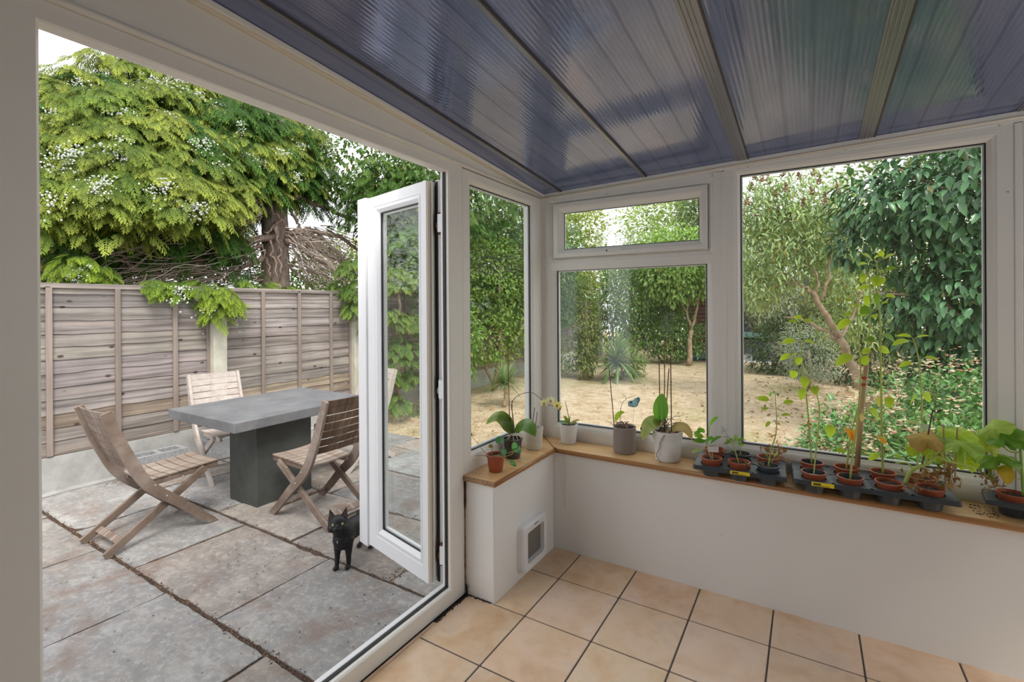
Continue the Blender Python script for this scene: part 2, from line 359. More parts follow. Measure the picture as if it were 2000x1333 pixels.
M['gloss'] = leafmat('glossy_leaves', .15, .28, 1.1, .5); M['seed'] = leafmat('seedling_leaves', .5, .45, 1.3, .3)
M['petal'] = leafmat('petals', .4, .5, 1.2)
def attrmat(name, rough=.7, spec=.3):
    m = mat(name, (.5, .5, .5), rough, 0, spec); t = NT(m); t.base(t.col()); return m
M['attr'] = attrmat('tinted_surface'); M['dry'] = leafmat('withered_leaves', .25, .8)
m = mat('bark', (.22, .17, .14), .95, 0, .1); t = NT(m); n1 = t.noise(1, 6, sc=(38, 38, 4), rough=.7)
t.base(t.mix(1, t.ramp(n1, [(.3, (.15, .115, .09)), (.5, (.36, .29, .245)), (.7, (.56, .48, .42))]), t.col(), 'MULTIPLY')); t.bump(n1, .9, .03); M['bark'] = m
m = mat('smooth_bark', (.40, .29, .20), .85, 0, .2); t = NT(m); t.base(t.mix(1, t.ramp(t.noise(14, 5), [(.3, (.26, .18, .12)), (.7, (.46, .35, .25))]), t.col(), 'MULTIPLY')); M['bark2'] = m
M['soil'] = mat('potting_compost', (.03, .02, .015), .95); t = NT(M['soil']); t.base(t.ramp(t.noise(150, 3), [(.4, (.012, .009, .007)), (.7, (.09, .06, .04))])); t.bump(t.noise(130, 3), 1, .01)
M['pot_red'] = mat('terracotta_plastic', (.36, .085, .035), .42); M['pot_dark'] = mat('inner_grey_plastic', (.05, .06, .065), .45)
M['tray'] = mat('black_plastic_tray', (.045, .055, .065), .38)
M['bamboo'] = mat('bamboo', (.52, .36, .18), .5)
M['yellow'] = mat('yellow_label', (.85, .68, .03), .5); M['ink'] = mat('label_ink', (.05, .04, .02), .6)

# ================================================================== THE ROOM
S = dict(kind='structure')
XW, YW = -.352, .49          # faces of the window frames
XP, YP = -.173, .29          # faces of the low plastered walls
PE = -.364                   # end of the short wall beside the door
ZS = .605                    # top of the sill board
def roofz(x, y): return 2.198 + .030*(x+.35) - .080*(y-.49)

# floor tiles, real tiles on dark grout
mb = MB(); TX, TY = .333, .366; rg = random.Random(3)
mb.box((XW+.035, -3.6, -.03), (3.4, YP+.01, -.0035), 1)
xs = [XW+.03]+[i*TX for i in range(-1, 11)]; ys = [YP+.012, 0.0]+[-j*TY for j in range(1, 10)]
for i in range(len(xs)-1):
    for j in range(len(ys)-1):
        x0, x1 = xs[i], xs[i+1]; y1, y0 = ys[j], ys[j+1]
        if x1-x0 < .02: continue
        if x0 < XP-.01 and y1 > PE+.01: x0 = max(x0, XP-.01) if x1 > XP else None
        if x0 is None: continue
        g = .0035; c = rg.uniform(.93, 1.05); cc = (c, c*rg.uniform(.97, 1.01), c*rg.uniform(.93, 1.0))
        mb.box((x0+g, y0+g, -.02), (x1-g, y1-g, 0), 0, cc)
mb.build('floor', [M['tile'], M['grout']], bevel=.003, **S)

# low walls
mb = MB(); mb.box((XW+.0, YP, -.12), (3.4, YW+.16, .578)); mb.build('wall_back', M['wall'], **S)
mb = MB(); mb.box((-.46, PE, -.12), (XP, YP+.0, .578)); mb.build('wall_left', M['wall'], bevel=.006, **S)
mb = MB(); mb.box((-.60, -3.4, -.12), (XW, -2.052, 2.75)); mb.build('wall_left_end', M['wall'], **S)
# mould in the corner where the short wall meets the door frame, and grit in the floor gap
mb = MB(); rg = random.Random(5)
for k in range(420):
    q = rg.random(); 
    if q < .35: p = (rg.uniform(XW+.002, XP-.02), PE-.001-abs(rg.gauss(0, .006)), .001)
    elif q < .6: p = (XW+.004+abs(rg.gauss(0, .008)), PE-.001, abs(rg.gauss(0, .03))+.001)
    else: p = (XW+.012+rg.uniform(0, .02), rg.uniform(-.62, PE-.004), .001)
    r = rg.uniform(.0012, .004); mb.ball(p, r, 5, 3, 0, (.05, .035, .025), (1, 1, .6))
tag(mb.build('grit', M['attr']), 'dark grit and mould at the foot of the short wall by the door frame', 'dirt', kind='stuff')
mb = MB(); rg = random.Random(8)
zs_ = [.02+i*.02 for i in range(28)]
mb.tube([(XW+.004, PE-.0005, z) for z in zs_], [.002+.004*abs(math.sin(z*9))*rg.random() for z in zs_], 6, 0, (.24, .15, .08))
mb.tube([(XW+.004, PE-.001, z) for z in (.42, .47, .52, .56, .58)], [.002, .008, .006, .010, .005], 6, 0, (.06, .035, .02))
tag(mb.build('cracked_sealant', M['attr']), 'brown cracked sealant strip between short wall and door frame', 'sealant')

# sill boards with rounded front edge, mitred at the corner
def sillboard(name, pts, front, label, raw=None):
    root = empty(name, (0, 0, 0), label=label, cat='windowsill')
    mb = MB(); n = len(pts)
    mb.add([(p[0], p[1], ZS-.026) for p in pts]+[(p[0], p[1], ZS) for p in pts],
           [tuple(reversed(range(n))), tuple(range(n, 2*n))]+[(i, (i+1) % n, n+(i+1) % n, n+i) for i in range(n)])
    mb.build('board', M['sill'], root)
    mb = MB(); mb.tube(front, .0135, 12); mb.build('rounded_edge', M['sill_edge'], root, smooth=True)
    if raw:
        mb = MB(); mb.box(*raw); mb.build('chipboard_end', M['chip'], root, label='bare chipboard end')
    return root
xf, yf = XP+.012, YP-.012
sillboard('windowsill', [(XW, PE-.012), (xf, PE-.012), (xf, yf), (XW, YW)], [(xf, PE-.012, ZS-.0135), (xf, yf, ZS-.0135)],
          'short wooden sill board beside the open door, under the narrow window', ((XW+.005, PE-.0165, ZS-.026), (xf+.004, PE-.0121, ZS-.001)))
wsr = sillboard('windowsill', [(XW, YW), (xf, yf), (3.4, yf), (3.4, YW)], [(xf, yf, ZS-.0135), (3.4, yf, ZS-.0135)],
          'long wooden sill board under the two wide windows with the seedling trays')
mb = MB(); mb.tube([(XW+.01, YW-.01, ZS+.0005), (xf-.002, yf+.002, ZS+.0005), (xf+.006, yf-.006, ZS-.002)], [.003, .004, .010], 8); mb.build('mitre_strip', M['sill_edge'], wsr, smooth=True)

# window frames -------------------------------------------------------------
mapB = lambda a, b, d: (a, YW+d, b)
mapL = lambda a, b, d: (XW-d, a, b)
FR = [(0, .0), (.03, -.001), (.62, -.001), (.66, .002), (.68, .001), (.80, .004), (.97, .017), (.97, .05), (.97, .065), (0, .07)]
def window(name, mp, outer, inner, gl=True):
    w = empty(name, **S)
    mb = MB(); mb.ring(mp, outer, inner, FR); mb.build('window_frame', M['upvc'], w, bevel=.0012)
    mb = MB(); mb.ring(mp, inner, inner, [(0, .0172, -.003), (0, .0172, .0025), (0, .022, .0025), (0, .022, -.003)]); mb.build('gasket', M['gasket'], w)
    g = -.004
    mb = MB(); mb.hexa([mp(inner[0]+g, inner[1]+g, .022), mp(inner[2]-g, inner[1]+g, .022), mp(inner[2]-g, inner[1]+g, .046), mp(inner[0]+g, inner[1]+g, .046),
                        mp(inner[0]+g, inner[3]-g, .022), mp(inner[2]-g, inner[3]-g, .022), mp(inner[2]-g, inner[3]-g, .046), mp(inner[0]+g, inner[3]-g, .046)])
    mb.build('glass_pane', M['glass'], w)
    # pale spacer round the sealed unit
    mb = MB(); mb.ring(mp, inner, inner, [(0, .028, -.002), (0, .028, .007), (0, .040, .007), (0, .040, -.002)]); mb.build('spacer', M['upvc_out'], w)
    return w
w1 = window('window_1', mapL, (-.367, ZS-.002, .488, 2.168), (-.283, .704, .362, 2.103))
w2 = window('window_2', mapB, (-.346, ZS-.002, .763, 1.735), (-.247, .706, .669, 1.690))
w3 = window('window_3', mapB, (.764, ZS-.002, 1.884, 2.226), (.843, .724, 1.799, 2.152))
# fanlight in window_2: outer frame, opening sash, handle
mb = MB(); mb.ring(mapB, (-.346, 1.690, .763, 2.186), (-.262, 1.772, .676, 2.122), FR); mb.build('fanlight_frame', M['upvc'], w2, bevel=.0012)
sash = MB().ring(mapB, (-.262, 1.770, .678, 2.124), (-.190, 1.824, .634, 2.058), [(0, -.006), (.06, -.016), (.5, -.016), (.55, -.013), (.62, -.013), (1, .006), (1, .03), (0, .03)]).build('sash', M['upvc'], w2, bevel=.0015)
mb = MB(); mb.box((-.188, YW+.012, 1.826), (.632, YW+.034, 2.056)); mb.build('glass_pane', M['glass'], sash)
mb = MB(); mb.ring(mapB, (-.190, 1.824, .634, 2.058), (-.190, 1.824, .634, 2.058), [(0, .006, 0), (0, .006, .003), (0, .011, .003), (0, .011, 0)]); mb.build('gasket', M['gasket'], sash)
mb = MB(); mb.box((.085, YW-.024, 1.786), (.145, YW-.012, 1.800)); mb.tube([(.112, YW-.026, 1.795), (.112, YW-.036, 1.795), (.20, YW-.040, 1.800)], [.006, .006, .004], 8)
mb.build('handle', M['upvc'], sash)
MB().ball((.112, YW-.040, 1.795), .0055, 8, 5).build('handle_lock', M['gasket'], sash)
# mullion cover strips
for i, (x0, x1) in enumerate(((.752, .774), (1.884, 1.909))):
    MB().box((x0, YW-.004, ZS), (x1, YW+.05, (2.183, 2.216)[i])).build('trim_%d' % (i+1), M['upvc'], bevel=.003, **S)
# next window at the right edge of the picture
w4 = window('window_4', mapB, (1.910, ZS-.002, 2.9, 2.262), (1.99, .73, 2.82, 2.17))
# head strip over the back windows, following the roof edge
def strip(name, pts, w, h, m, **k):   # polyline bar
    mb = MB()
    for a, b in zip(pts[:-1], pts[1:]): mb.bar(a, b, w, h)
    return mb.build(name, m, **k)
mb = MB(); mb.hexa([(-.352, YW-.004, 2.160), (3.3, YW-.004, 2.255), (3.3, YW+.07, 2.255), (-.352, YW+.07, 2.160), (-.352, YW-.004, 2.198), (3.3, YW-.004, 2.305), (3.3, YW+.07, 2.305), (-.352, YW+.07, 2.198)])
mb.build('trim_3', M['upvc'], bevel=.002, **S)
mb = MB(); mb.tube([(-.352, YW-.003, 2.172), (3.3, YW-.003, 2.278)], .006, 8); mb.build('trim_4', M['cream'], smooth=True, **S)
MB().box((XW-.03, YW-.006, ZS), (XW+.012, YW+.04, 2.175)).build('trim_30', M['upvc'], bevel=.004, **S)
# screws in the head
rt = MB()
for x, z in ((.10, 2.150), (.10, 2.141), (.705, 2.175), (.705, 2.166), (.88, 2.19), (1.30, 2.205), (1.84, 2.215), (1.865, 1.93)):
    rt.ball((x, YW-.002, z), .0035, 6, 4)
tag(rt.build('screw_heads', M['steel']), 'small screw heads along the white frame head above the wide windows', 'screws', kind='stuff')

# door frame ----------------------------------------------------------------
d1 = empty('door_1', **S)
OD, ID = (-2.052, -.002, -.368, 2.176), (-1.953, .076, -.474, 2.126)
mb = MB(); mb.ring(mapL, OD, ID, [(0, 0), (.05, -.002), (.93, -.002), (1, .006), (1, .022), (1, .022, .0005), (1, .048), (0, .048)]); mb.build('door_frame', M['upvc'], d1, bevel=.002)
mb = MB(); mb.box((XW-.034, -.480, .076), (XW-.022, -.473, 2.126)); mb.box((XW-.034, -1.953, .070), (XW-.022, -.474, .0815)); mb.build('weather_seal', M['gasket'], d1)
mb = MB(); mb.box((XW-.046, -.484, .07), (XW-.034, -.40, 2.14)); mb.box((XW-.058, -1.96, -.12), (XW-.034, -.474, .086)); mb.build('outer_rebate', M['upvc_out'], d1, bevel=.002)
# open leaves: one hinged at the right jamb, its twin folded out beside the left jamb
def door_leaf(H_, E_, N_, hy):
    HL, EL, NL = np.array(H_), np.array(E_), np.array(N_)
    mapD = lambda a, b, d: tuple(HL+EL*a+NL*d+np.array([0, 0, b]))
    leaf = empty('door_leaf'); leaf.parent = d1
    mb = MB(); mb.ring(mapD, (0, .078, .585, 2.093), (.078, .205, .452, 1.995), [(0, 0), (.60, 0), (.63, .003), (.66, 0), (.80, -.003), (.96, .010), (1, .016), (1, .05), (.7, .062), (0, .062)]); mb.build('leaf_frame', M['upvc_out'], leaf, bevel=.0015)
    mb = MB(); mb.hexa([mapD(.585, .066, -.012), mapD(.680, .066, -.012), mapD(.680, .066, .070), mapD(.585, .066, .070), mapD(.585, 2.100, -.012), mapD(.680, 2.100, -.012), mapD(.680, 2.100, .07), mapD(.585, 2.1, .07)])
    mb.build('meeting_stile', M['upvc_out'], leaf, bevel=.006)
    mb = MB(); mb.ring(mapD, (.078, .205, .452, 1.995), (.078, .205, .452, 1.995), [(0, .012, -.001), (0, .012, .005), (0, .020, .005), (0, .020, -.001)]); mb.build('gasket', M['gasket'], leaf)
    mb = MB(); mb.ring(mapD, (.078, .205, .452, 1.995), (.078, .205, .452, 1.995), [(0, .026, -.001), (0, .026, .010), (0, .042, .010), (0, .042, -.001)]); mb.build('spacer', M['upvc_out'], leaf)
    mb = MB(); mb.hexa([mapD(.076, .203, .020), mapD(.454, .203, .020), mapD(.454, .203, .044), mapD(.076, .203, .044), mapD(.076, 1.997, .020), mapD(.454, 1.997, .020), mapD(.454, 1.997, .044), mapD(.076, 1.997, .044)])
    mb.build('glass_pane', M['glass'], leaf)
    # hinge-side edge: stepped white profile, steel gear channel, black seal, outer flange
    def slab(a0, a1, b0, b1, d0, d1_, m, name):
        MB().hexa([mapD(a0, b0, d0), mapD(a1, b0, d0), mapD(a1, b0, d1_), mapD(a0, b0, d1_), mapD(a0, b1, d0), mapD(a1, b1, d0), mapD(a1, b1, d1_), mapD(a0, b1, d1_)]).build(name, m, leaf)
    slab(-.006, .0, .082, 2.088, .004, .020, M['cream'], 'edge_rib'); slab(-.012, .0, .082, 2.088, .026, .034, M['upvc'], 'edge_rib')
    slab(-.004, .0, .10, 2.07, .036, .052, M['steel'], 'gear_channel'); slab(-.018, .0, .075, 2.095, .054, .059, M['gasket'], 'edge_seal')
    slab(-.022, .004, .070, 2.103, .060, .078, M['upvc_out'], 'outer_flange')
    for z0 in (.22, 1.05, 1.88):
        h = MB(); q = np.array([-.425, hy+.005, z0]); h.tube([tuple(q+np.array([0, 0, -.055])), tuple(q+np.array([0, 0, .055]))], .010, 10, 1)
        h.box((-.428, hy-.012, z0-.045), (-.40, hy-.002, z0+.045), 0); h.ball((-.436, hy, z0-.01), .011, 8, 5, 1, None, (1, 1, 1.8))
        h.build('hinge', [M['upvc_out'], M['rust'] if z0 != 1.05 else M['steel']], leaf, smooth=False)
door_leaf((-.472, -.506, 0.), (-.97422, .22561, 0), (.2256, .9742, 0), -.46)
door_leaf((-.472, -1.935, 0.), (-.955, -.296, 0), (.296, -.955, 0), -1.975)
# gap between threshold and tile border
MB().box((XW-.10, -3.4, -.08), (XW+.034, PE-.001, -.006)).build('trim_5', M['gasket'], **S)
MB().box((XW+.010, -3.4, -.02), (XW+.0275, -.62, .000)).build('trim_6', M['tile'], **S)

# infill board between door frame and roof, with cream beads ------------------------
ya, yb = .49, -3.3
mb = MB(); P = lambda y, z, d: (XW+d, y, z)
mb.hexa([P(yb, 2.176, -.06), P(ya, 2.176, -.06), P(ya, 2.176, 0), P(yb, 2.176, 0), P(yb, roofz(XW, yb), -.06), P(ya, roofz(XW, ya)+.004, -.06), P(ya, roofz(XW, ya)+.004, 0), P(yb, roofz(XW, yb), 0)])
mb.build('wall_left_infill', M['upvc'], **S)
mb = MB(); mb.tube([P(yb, 2.190, .004), P(ya, 2.182, .004)], .011, 10); mb.build('trim_7', M['upvc'], smooth=True, **S)
mb = MB(); mb.tube([P(-3.3, roofz(XW, -3.3)-.034, .004), P(.48, roofz(XW, .48)-.016, .004)], .007, 10); mb.build('trim_8', M['cream'], smooth=True, **S)
mb = MB(); mb.hexa([P(-3.3, roofz(XW, -3.3)-.03, 0), P(.49, roofz(XW, .49)-.014, 0), P(.49, roofz(XW, .49)-.014, .022), P(-3.3, roofz(XW, -3.3)-.03, .022),
                    P(-3.3, roofz(XW, -3.3)-.001, 0), P(.49, roofz(XW, .49)-.001, 0), P(.49, roofz(XW, .49)-.001, .022), P(-3.3, roofz(XW, -3.3)-.001, .022)]); mb.build('trim_9', M['upvc'], bevel=.003, **S)

# roof: multiwall sheets between glazing bars ----------------------------------------
xb = [-.60, -.215, .333, .872, 1.405, 1.94, 2.48, 3.02, 3.4]
mb = MB()
for a, b in zip(xb[:-1], xb[1:]):
    for y0, y1 in ((-3.6, .62),):
        mb.hexa([(a+.004, y0, roofz(a, y0)), (b-.004, y0, roofz(b, y0)), (b-.004, y1, roofz(b, y1)), (a+.004, y1, roofz(a, y1)),
                 (a+.004, y0, roofz(a, y0)+.016), (b-.004, y0, roofz(b, y0)+.016), (b-.004, y1, roofz(b, y1)+.016), (a+.004, y1, roofz(a, y1)+.016)])
mb.build('ceiling', M['sheet'], **S)
k = 10
for x in xb[1:-1]:
    wd = .014 if x < .5 else .05
    o = MB()
    o.hexa([(x-wd, -3.6, roofz(x, -3.6)-.006), (x+.008, -3.6, roofz(x, -3.6)-.006), (x+.008, YW, roofz(x, YW)-.006), (x-wd, YW, roofz(x, YW)-.006),
            (x-wd-.004, -3.6, roofz(x, -3.6)+.004), (x+.012, -3.6, roofz(x, -3.6)+.004), (x+.012, YW, roofz(x, YW)+.004), (x-wd-.004, YW, roofz(x, YW)+.004)])
    if x > .5:
        for s_ in (-.040, -.026, -.012): o.bar((x+s_, -3.6, roofz(x, -3.6)-.007), (x+s_, YW, roofz(x, YW)-.007), .003, .004)
    o.build('trim_%d' % k, M['bar'], bevel=.002, **S); k += 1
    MB().bar((x+.011, -3.6, roofz(x, -3.6)-.003), (x+.011, YW, roofz(x, YW)-.003), .006, .008).build('trim_%d' % k, M['bar_dark'], **S); k += 1

# cat flap in the short wall -----------------------------------------------------------
cf = empty('cat_flap', (XP, -.012, .165), label='white plastic cat flap with a scuffed grey door, set in the short wall', cat='cat flap')
def rrect(w, h, r, n=6):
    p = []
    for cx, cy, a0 in ((w/2-r, h/2-r, 0), (-w/2+r, h/2-r, 90), (-w/2+r, -h/2+r, 180), (w/2-r, -h/2+r, 270)):
        p += [(cx+r*math.cos(math.radians(a0+90*i/n)), cy+r*math.sin(math.radians(a0+90*i/n))) for i in range(n+1)]
    return p
def rr_sweep(mb, secs, mp, cap_last=False):
    N = len(secs[0][0])
    vs = []
    for pts, d in secs: vs += [mp(a, b, d) for a, b in pts]
    fs = [(i*N+k_, i*N+(k_+1) % N, (i+1)*N+(k_+1) % N, (i+1)*N+k_) for i in range(len(secs)-1) for k_ in range(N)]
    if cap_last: fs.append(tuple((len(secs)-1)*N+k_ for k_ in range(N)))
    mb.add(vs, fs)
mpc = lambda a, b, d: (d, a, b)
mb = MB(); sh = lambda pts, dy, dz: [(a+dy, b+dz) for a, b in pts]
rr_sweep(mb, [(rrect(.268, .244, .036), 0), (rrect(.268, .244, .036), .030), (rrect(.252, .228, .032), .042), (sh(rrect(.185, .165, .012), .014, -.004), .036), (sh(rrect(.178, .158, .01), .014, -.004), .008)], mpc)
mb.build('frame', M['upvc_out'], cf, smooth=False, bevel=.001)
mb = MB(); rr_sweep(mb, [(sh(rrect(.178, .158, .01), .014, -.004), .010), (sh(rrect(.174, .154, .01), .014, -.004), .014)], mpc, True)
mb.add([mpc(-.075, .073, .0142), mpc(.103, .073, .0142), mpc(.103, .062, .0142), mpc(-.075, .062, .0142)], [(0, 1, 2, 3)])
mf = mat('grey_flap', (.22, .205, .185), .35); t = NT(mf); t.base(t.ramp(t.noise(60, 3), [(.64, (.20, .185, .165)), (.70, (.62, .58, .5))]))
mb.build('flap', mf, cf)
MB().box((.0385, -.018, .103), (.0415, .030, .108)).build('embossed_mark', M['pot_dark'], cf)
MB().box((.036, -.062, -.088), (.043, .082, -.080)).build('rain_lip', M['upvc'], cf)

# unseen house and right-hand walls, closing the room in so that it gets darker
MB().box((-.60, -3.75, -.12), (3.6, -3.45, 2.9)).build('wall_house', M['wall'], **S)
MB().box((3.4, -3.45, -.12), (3.52, .65, .60)).build('wall_right', M['wall'], **S)
mapR = lambda a, b, d: (3.4+d, a, b)
window('window_5', mapR, (-1.45, .60, .48, 2.24), (-1.37, .70, .40, 2.16))
MB().box((3.4, -3.45, .60), (3.52, -1.455, 2.9)).build('wall_right_shading', M['wall'], **S)  # unseen solid wall instead of glazing, added to darken the door jamb

# ================================================================== THE PATIO
ZP = -.12
# paving: rows of riven slabs with soil in the joints, one piece of ground
rows = [(-3.9, -2.42), (-2.42, -1.735), (-1.735, -1.045), (-1.045, -.338), (-.338, .358), (.358, 1.03), (1.03, 1.64), (1.64, 2.02)]
rows = [(-3.15, -2.44), (-2.44, -1.745), (-1.745, -1.045), (-1.045, -.338), (-.338, .358), (.358, 1.03), (1.03, 1.64), (1.64, 2.05)]
jx = {2: (-4.35, -3.80, -2.857, -1.908, -.973, -.10), 3: (-4.35, -3.32, -2.376, -1.434, -.50), 4: (-4.35, -3.72, -2.78, -1.856, -.925, -.10), 5: (-4.35, -3.25, -2.35, -1.40, -.45),
      6: (-4.35, -3.60, -2.62, -1.68, -.73, .2), 7: (-3.5, -2.9, -2.0, -1.1, -.2), 1: (-4.35, -3.3, -2.4, -1.45, -.5), 0: (-4.35, -3.8, -2.9, -1.9, -1., -.1)}
mb = MB(); rg = random.Random(21)
def slab_mesh(x0, x1, y0, y1):
    nx = max(3, int((x1-x0)/.055)); ny = max(3, int((y1-y0)/.055)); vs = []; c = rg.uniform(.86, 1.10)
    tint = rg.choice([(1, 1, 1), (1.03, 1, .97), (.97, 1, 1.04), (1.06, .99, .93), (.95, .98, 1.0)]); cc = tuple(c*q for q in tint)
    h = rg.uniform(-.004, .003); ph = rg.uniform(0, 9)
    for j in range(ny+1):
        for i in range(nx+1):
            x = x0+(x1-x0)*i/nx; y = y0+(y1-y0)*j/ny; e = i in (0, nx) or j in (0, ny)
            if i in (0, nx): x += rg.uniform(-.004, .004)
            if j in (0, ny): y += rg.uniform(-.004, .004)
            z = ZP+h+.003*math.sin(7*x+ph)*math.cos(9*y+ph)+rg.uniform(-.0012, .0012)-(.006 if e else 0); vs.append((x, y, z))
    b = len(vs); W_ = nx+1
    fs = [(j*W_+i, j*W_+i+1, (j+1)*W_+i+1, (j+1)*W_+i) for j in range(ny) for i in range(nx)]
    edge = [i for i in range(W_)]+[j*W_+nx for j in range(1, ny+1)]+[ny*W_+i for i in range(nx-1, -1, -1)]+[j*W_ for j in range(ny-1, 0, -1)]
    low = [(vs[i][0], vs[i][1], ZP-.04) for i in edge]; n = len(edge)
    fs += [(edge[k], b+k, b+(k+1) % n, edge[(k+1) % n]) for k in range(n)]
    mb.add(vs+low, fs, 0, cc)
for r, (y0, y1) in enumerate(rows):
    xs_ = jx[r]; xs_ = list(xs_)+[xs_[-1]+.94]
    xs_ = [x for x in xs_ if x < -.47]+[-.47]
    for a_, b_ in zip(xs_[:-1], xs_[1:]):
        if b_-a_ < .05: continue
        g1 = .009 if r < 5 else .006; gy = .014 if y0 < -1.0 and y1 > -1.5 or y0 == -1.045 else (.012 if y1 < .4 else .007)
        slab_mesh(a_+g1*rg.uniform(.7, 1.3), b_-g1*rg.uniform(.7, 1.3), y0+gy, y1-gy*.8)
mb.box((-4.6, -3.2, ZP-.05), (-.46, 2.05, ZP-.011), 1)
mb.box((-4.449, -3.2, ZP-.05), (-4.355, 2.0, ZP-.003), 2)
mb.build('patio', [M['paving'], M['joint'], M['concrete']], **S)
# lawn with gentle unevenness
mb = MB(); n = 60; vs = []
for j in range(n+1):
    for i in range(n+1):
        x = -9+24*i/n; y = 2.03+24*(j/n)**1.6
        vs.append((x, y, ZP-.012+(.02*math.sin(x*1.7)*math.cos(y*1.3) if y > 2.4 else 0)))
mb.add(vs, [(j*(n+1)+i, j*(n+1)+i+1, (j+1)*(n+1)+i+1, (j+1)*(n+1)+i) for j in range(n) for i in range(n)])
mb.add([(-.46, .66, ZP-.02), (15, .66, ZP-.02), (15, 2.04, ZP-.02), (-.46, 2.04, ZP-.02)], [(0, 1, 2, 3)])
mb.add([(-16, -6, ZP-.03), (-4.45, -6, ZP-.03), (-4.45, 26, ZP-.03), (-16, 26, ZP-.03)], [(0, 1, 2, 3)])
mb.build('lawn', M['lawn'], **S)
# leaf litter: brown leaves on the lawn and debris in the joints
v, f, tp = T_leaf(.45, -.15, .12)
def litter(name, pts, s0, s1, cols, label, z=ZP):
    N = len(pts); d = RNG.normal(size=(N, 3)); d[:, 2] *= .25; up = RNG.normal(size=(N, 3))*.35+np.array([0, 0, 1.])
    c = np.array(cols)[RNG.integers(0, len(cols), N)]*RNG.uniform(.7, 1.2, (N, 1))
    tag(scatter(name, v, f, tp, pts, frames(d, up), RNG.uniform(s0, s1, N), c, c*.9, M['dry']), label, 'leaf litter', kind='stuff')
N = 1500; p = np.stack([RNG.normal(2.0, 1.3, N), RNG.uniform(3.0, 9.5, N), np.full(N, ZP+.004)], 1); 
litter('fallen_leaves', p, .035, .08, [(.30, .16, .07), (.42, .25, .12), (.55, .40, .24), (.22, .11, .05)], 'brown fallen leaves scattered on the dry lawn under the shrubs')
N = 700; p = np.stack([RNG.uniform(-4.4, 1.5, N), 2.1+np.abs(RNG.normal(0, .9, N)), np.full(N, ZP+.003)], 1)
litter('fallen_leaves', p, .03, .06, [(.40, .20, .08), (.55, .33, .15), (.62, .45, .26)], 'orange brown leaf litter along the lawn edge behind the patio')
pts = []
for k in range(1500):
    q = rg.random()
    if q < .45: y = -1.045+rg.gauss(0, .010); x = rg.uniform(-4.3, -.5)
    elif q < .62: y = -.338+rg.gauss(0, .009); x = rg.uniform(-4.0, -.5)
    elif q < .67: x = rg.gauss(-.925, .025); y = rg.uniform(-.33, -.12)
    elif q < .86: x = rg.choice((-2.97, -2.56, -2.75))+rg.gauss(0, .05); y = rg.gauss(-.1, .12) if rg.random() < .5 else rg.gauss(.3, .08)
    else: x = -4.30+abs(rg.gauss(0, .10)); y = rg.gauss(-.35, .12)
    pts.append((x, y, ZP+.001))
litter('joint_debris', np.array(pts), .006, .017, [(.12, .06, .04), (.18, .09, .06), (.09, .05, .04), (.42, .27, .15)], 'brown twigs and dead scale leaves lying in the paving joints')
pts = [(rg.uniform(-2.2, -.55), rg.uniform(-1.9, -1.1) if rg.random() < .0 else rg.gauss(-.62, .22), ZP+.0015) for _ in range(160)]+[(rg.uniform(-4, -.6), rg.uniform(-1.9, .3), ZP+.0015) for _ in range(120)]
litter('paving_crumbs', np.array(pts), .004, .014, [(.10, .06, .05), (.16, .1, .08)], 'dark crumbs and bits scattered over the paving slabs')
# small yellow-green weed at the threshold, and one by the joint
v2, f2, t2 = T_leaf(.6, .2, .1)
for nm, (x, y), N, s_, lb in (('weed', (-.452, -.86), 16, .055, 'yellow green weed growing against the outside of the door threshold'), ('weed', (-.60, -.345), 7, .025, 'tiny green weed at the end of the joint by the door jamb')):
    a = RNG.uniform(0, 2*PI, N); d = np.stack([-abs(np.cos(a))*.6, np.sin(a), RNG.uniform(.3, 1.4, N)], 1)
    c = np.array([.50, .62, .06])*RNG.uniform(.7, 1.2, (N, 1))
    pp = np.stack([np.full(N, x)-RNG.uniform(0, .02, N), y+RNG.uniform(-.05, .05, N)*(s_/.05), np.full(N, ZP+.002)], 1)
    tag(scatter(nm, v2, f2, t2, pp, frames(d, np.array([[0, 0, 1.]]*N)), RNG.uniform(.7, 1.3, N)*s_, c*.8, c, M['leaf']), lb, 'weed')

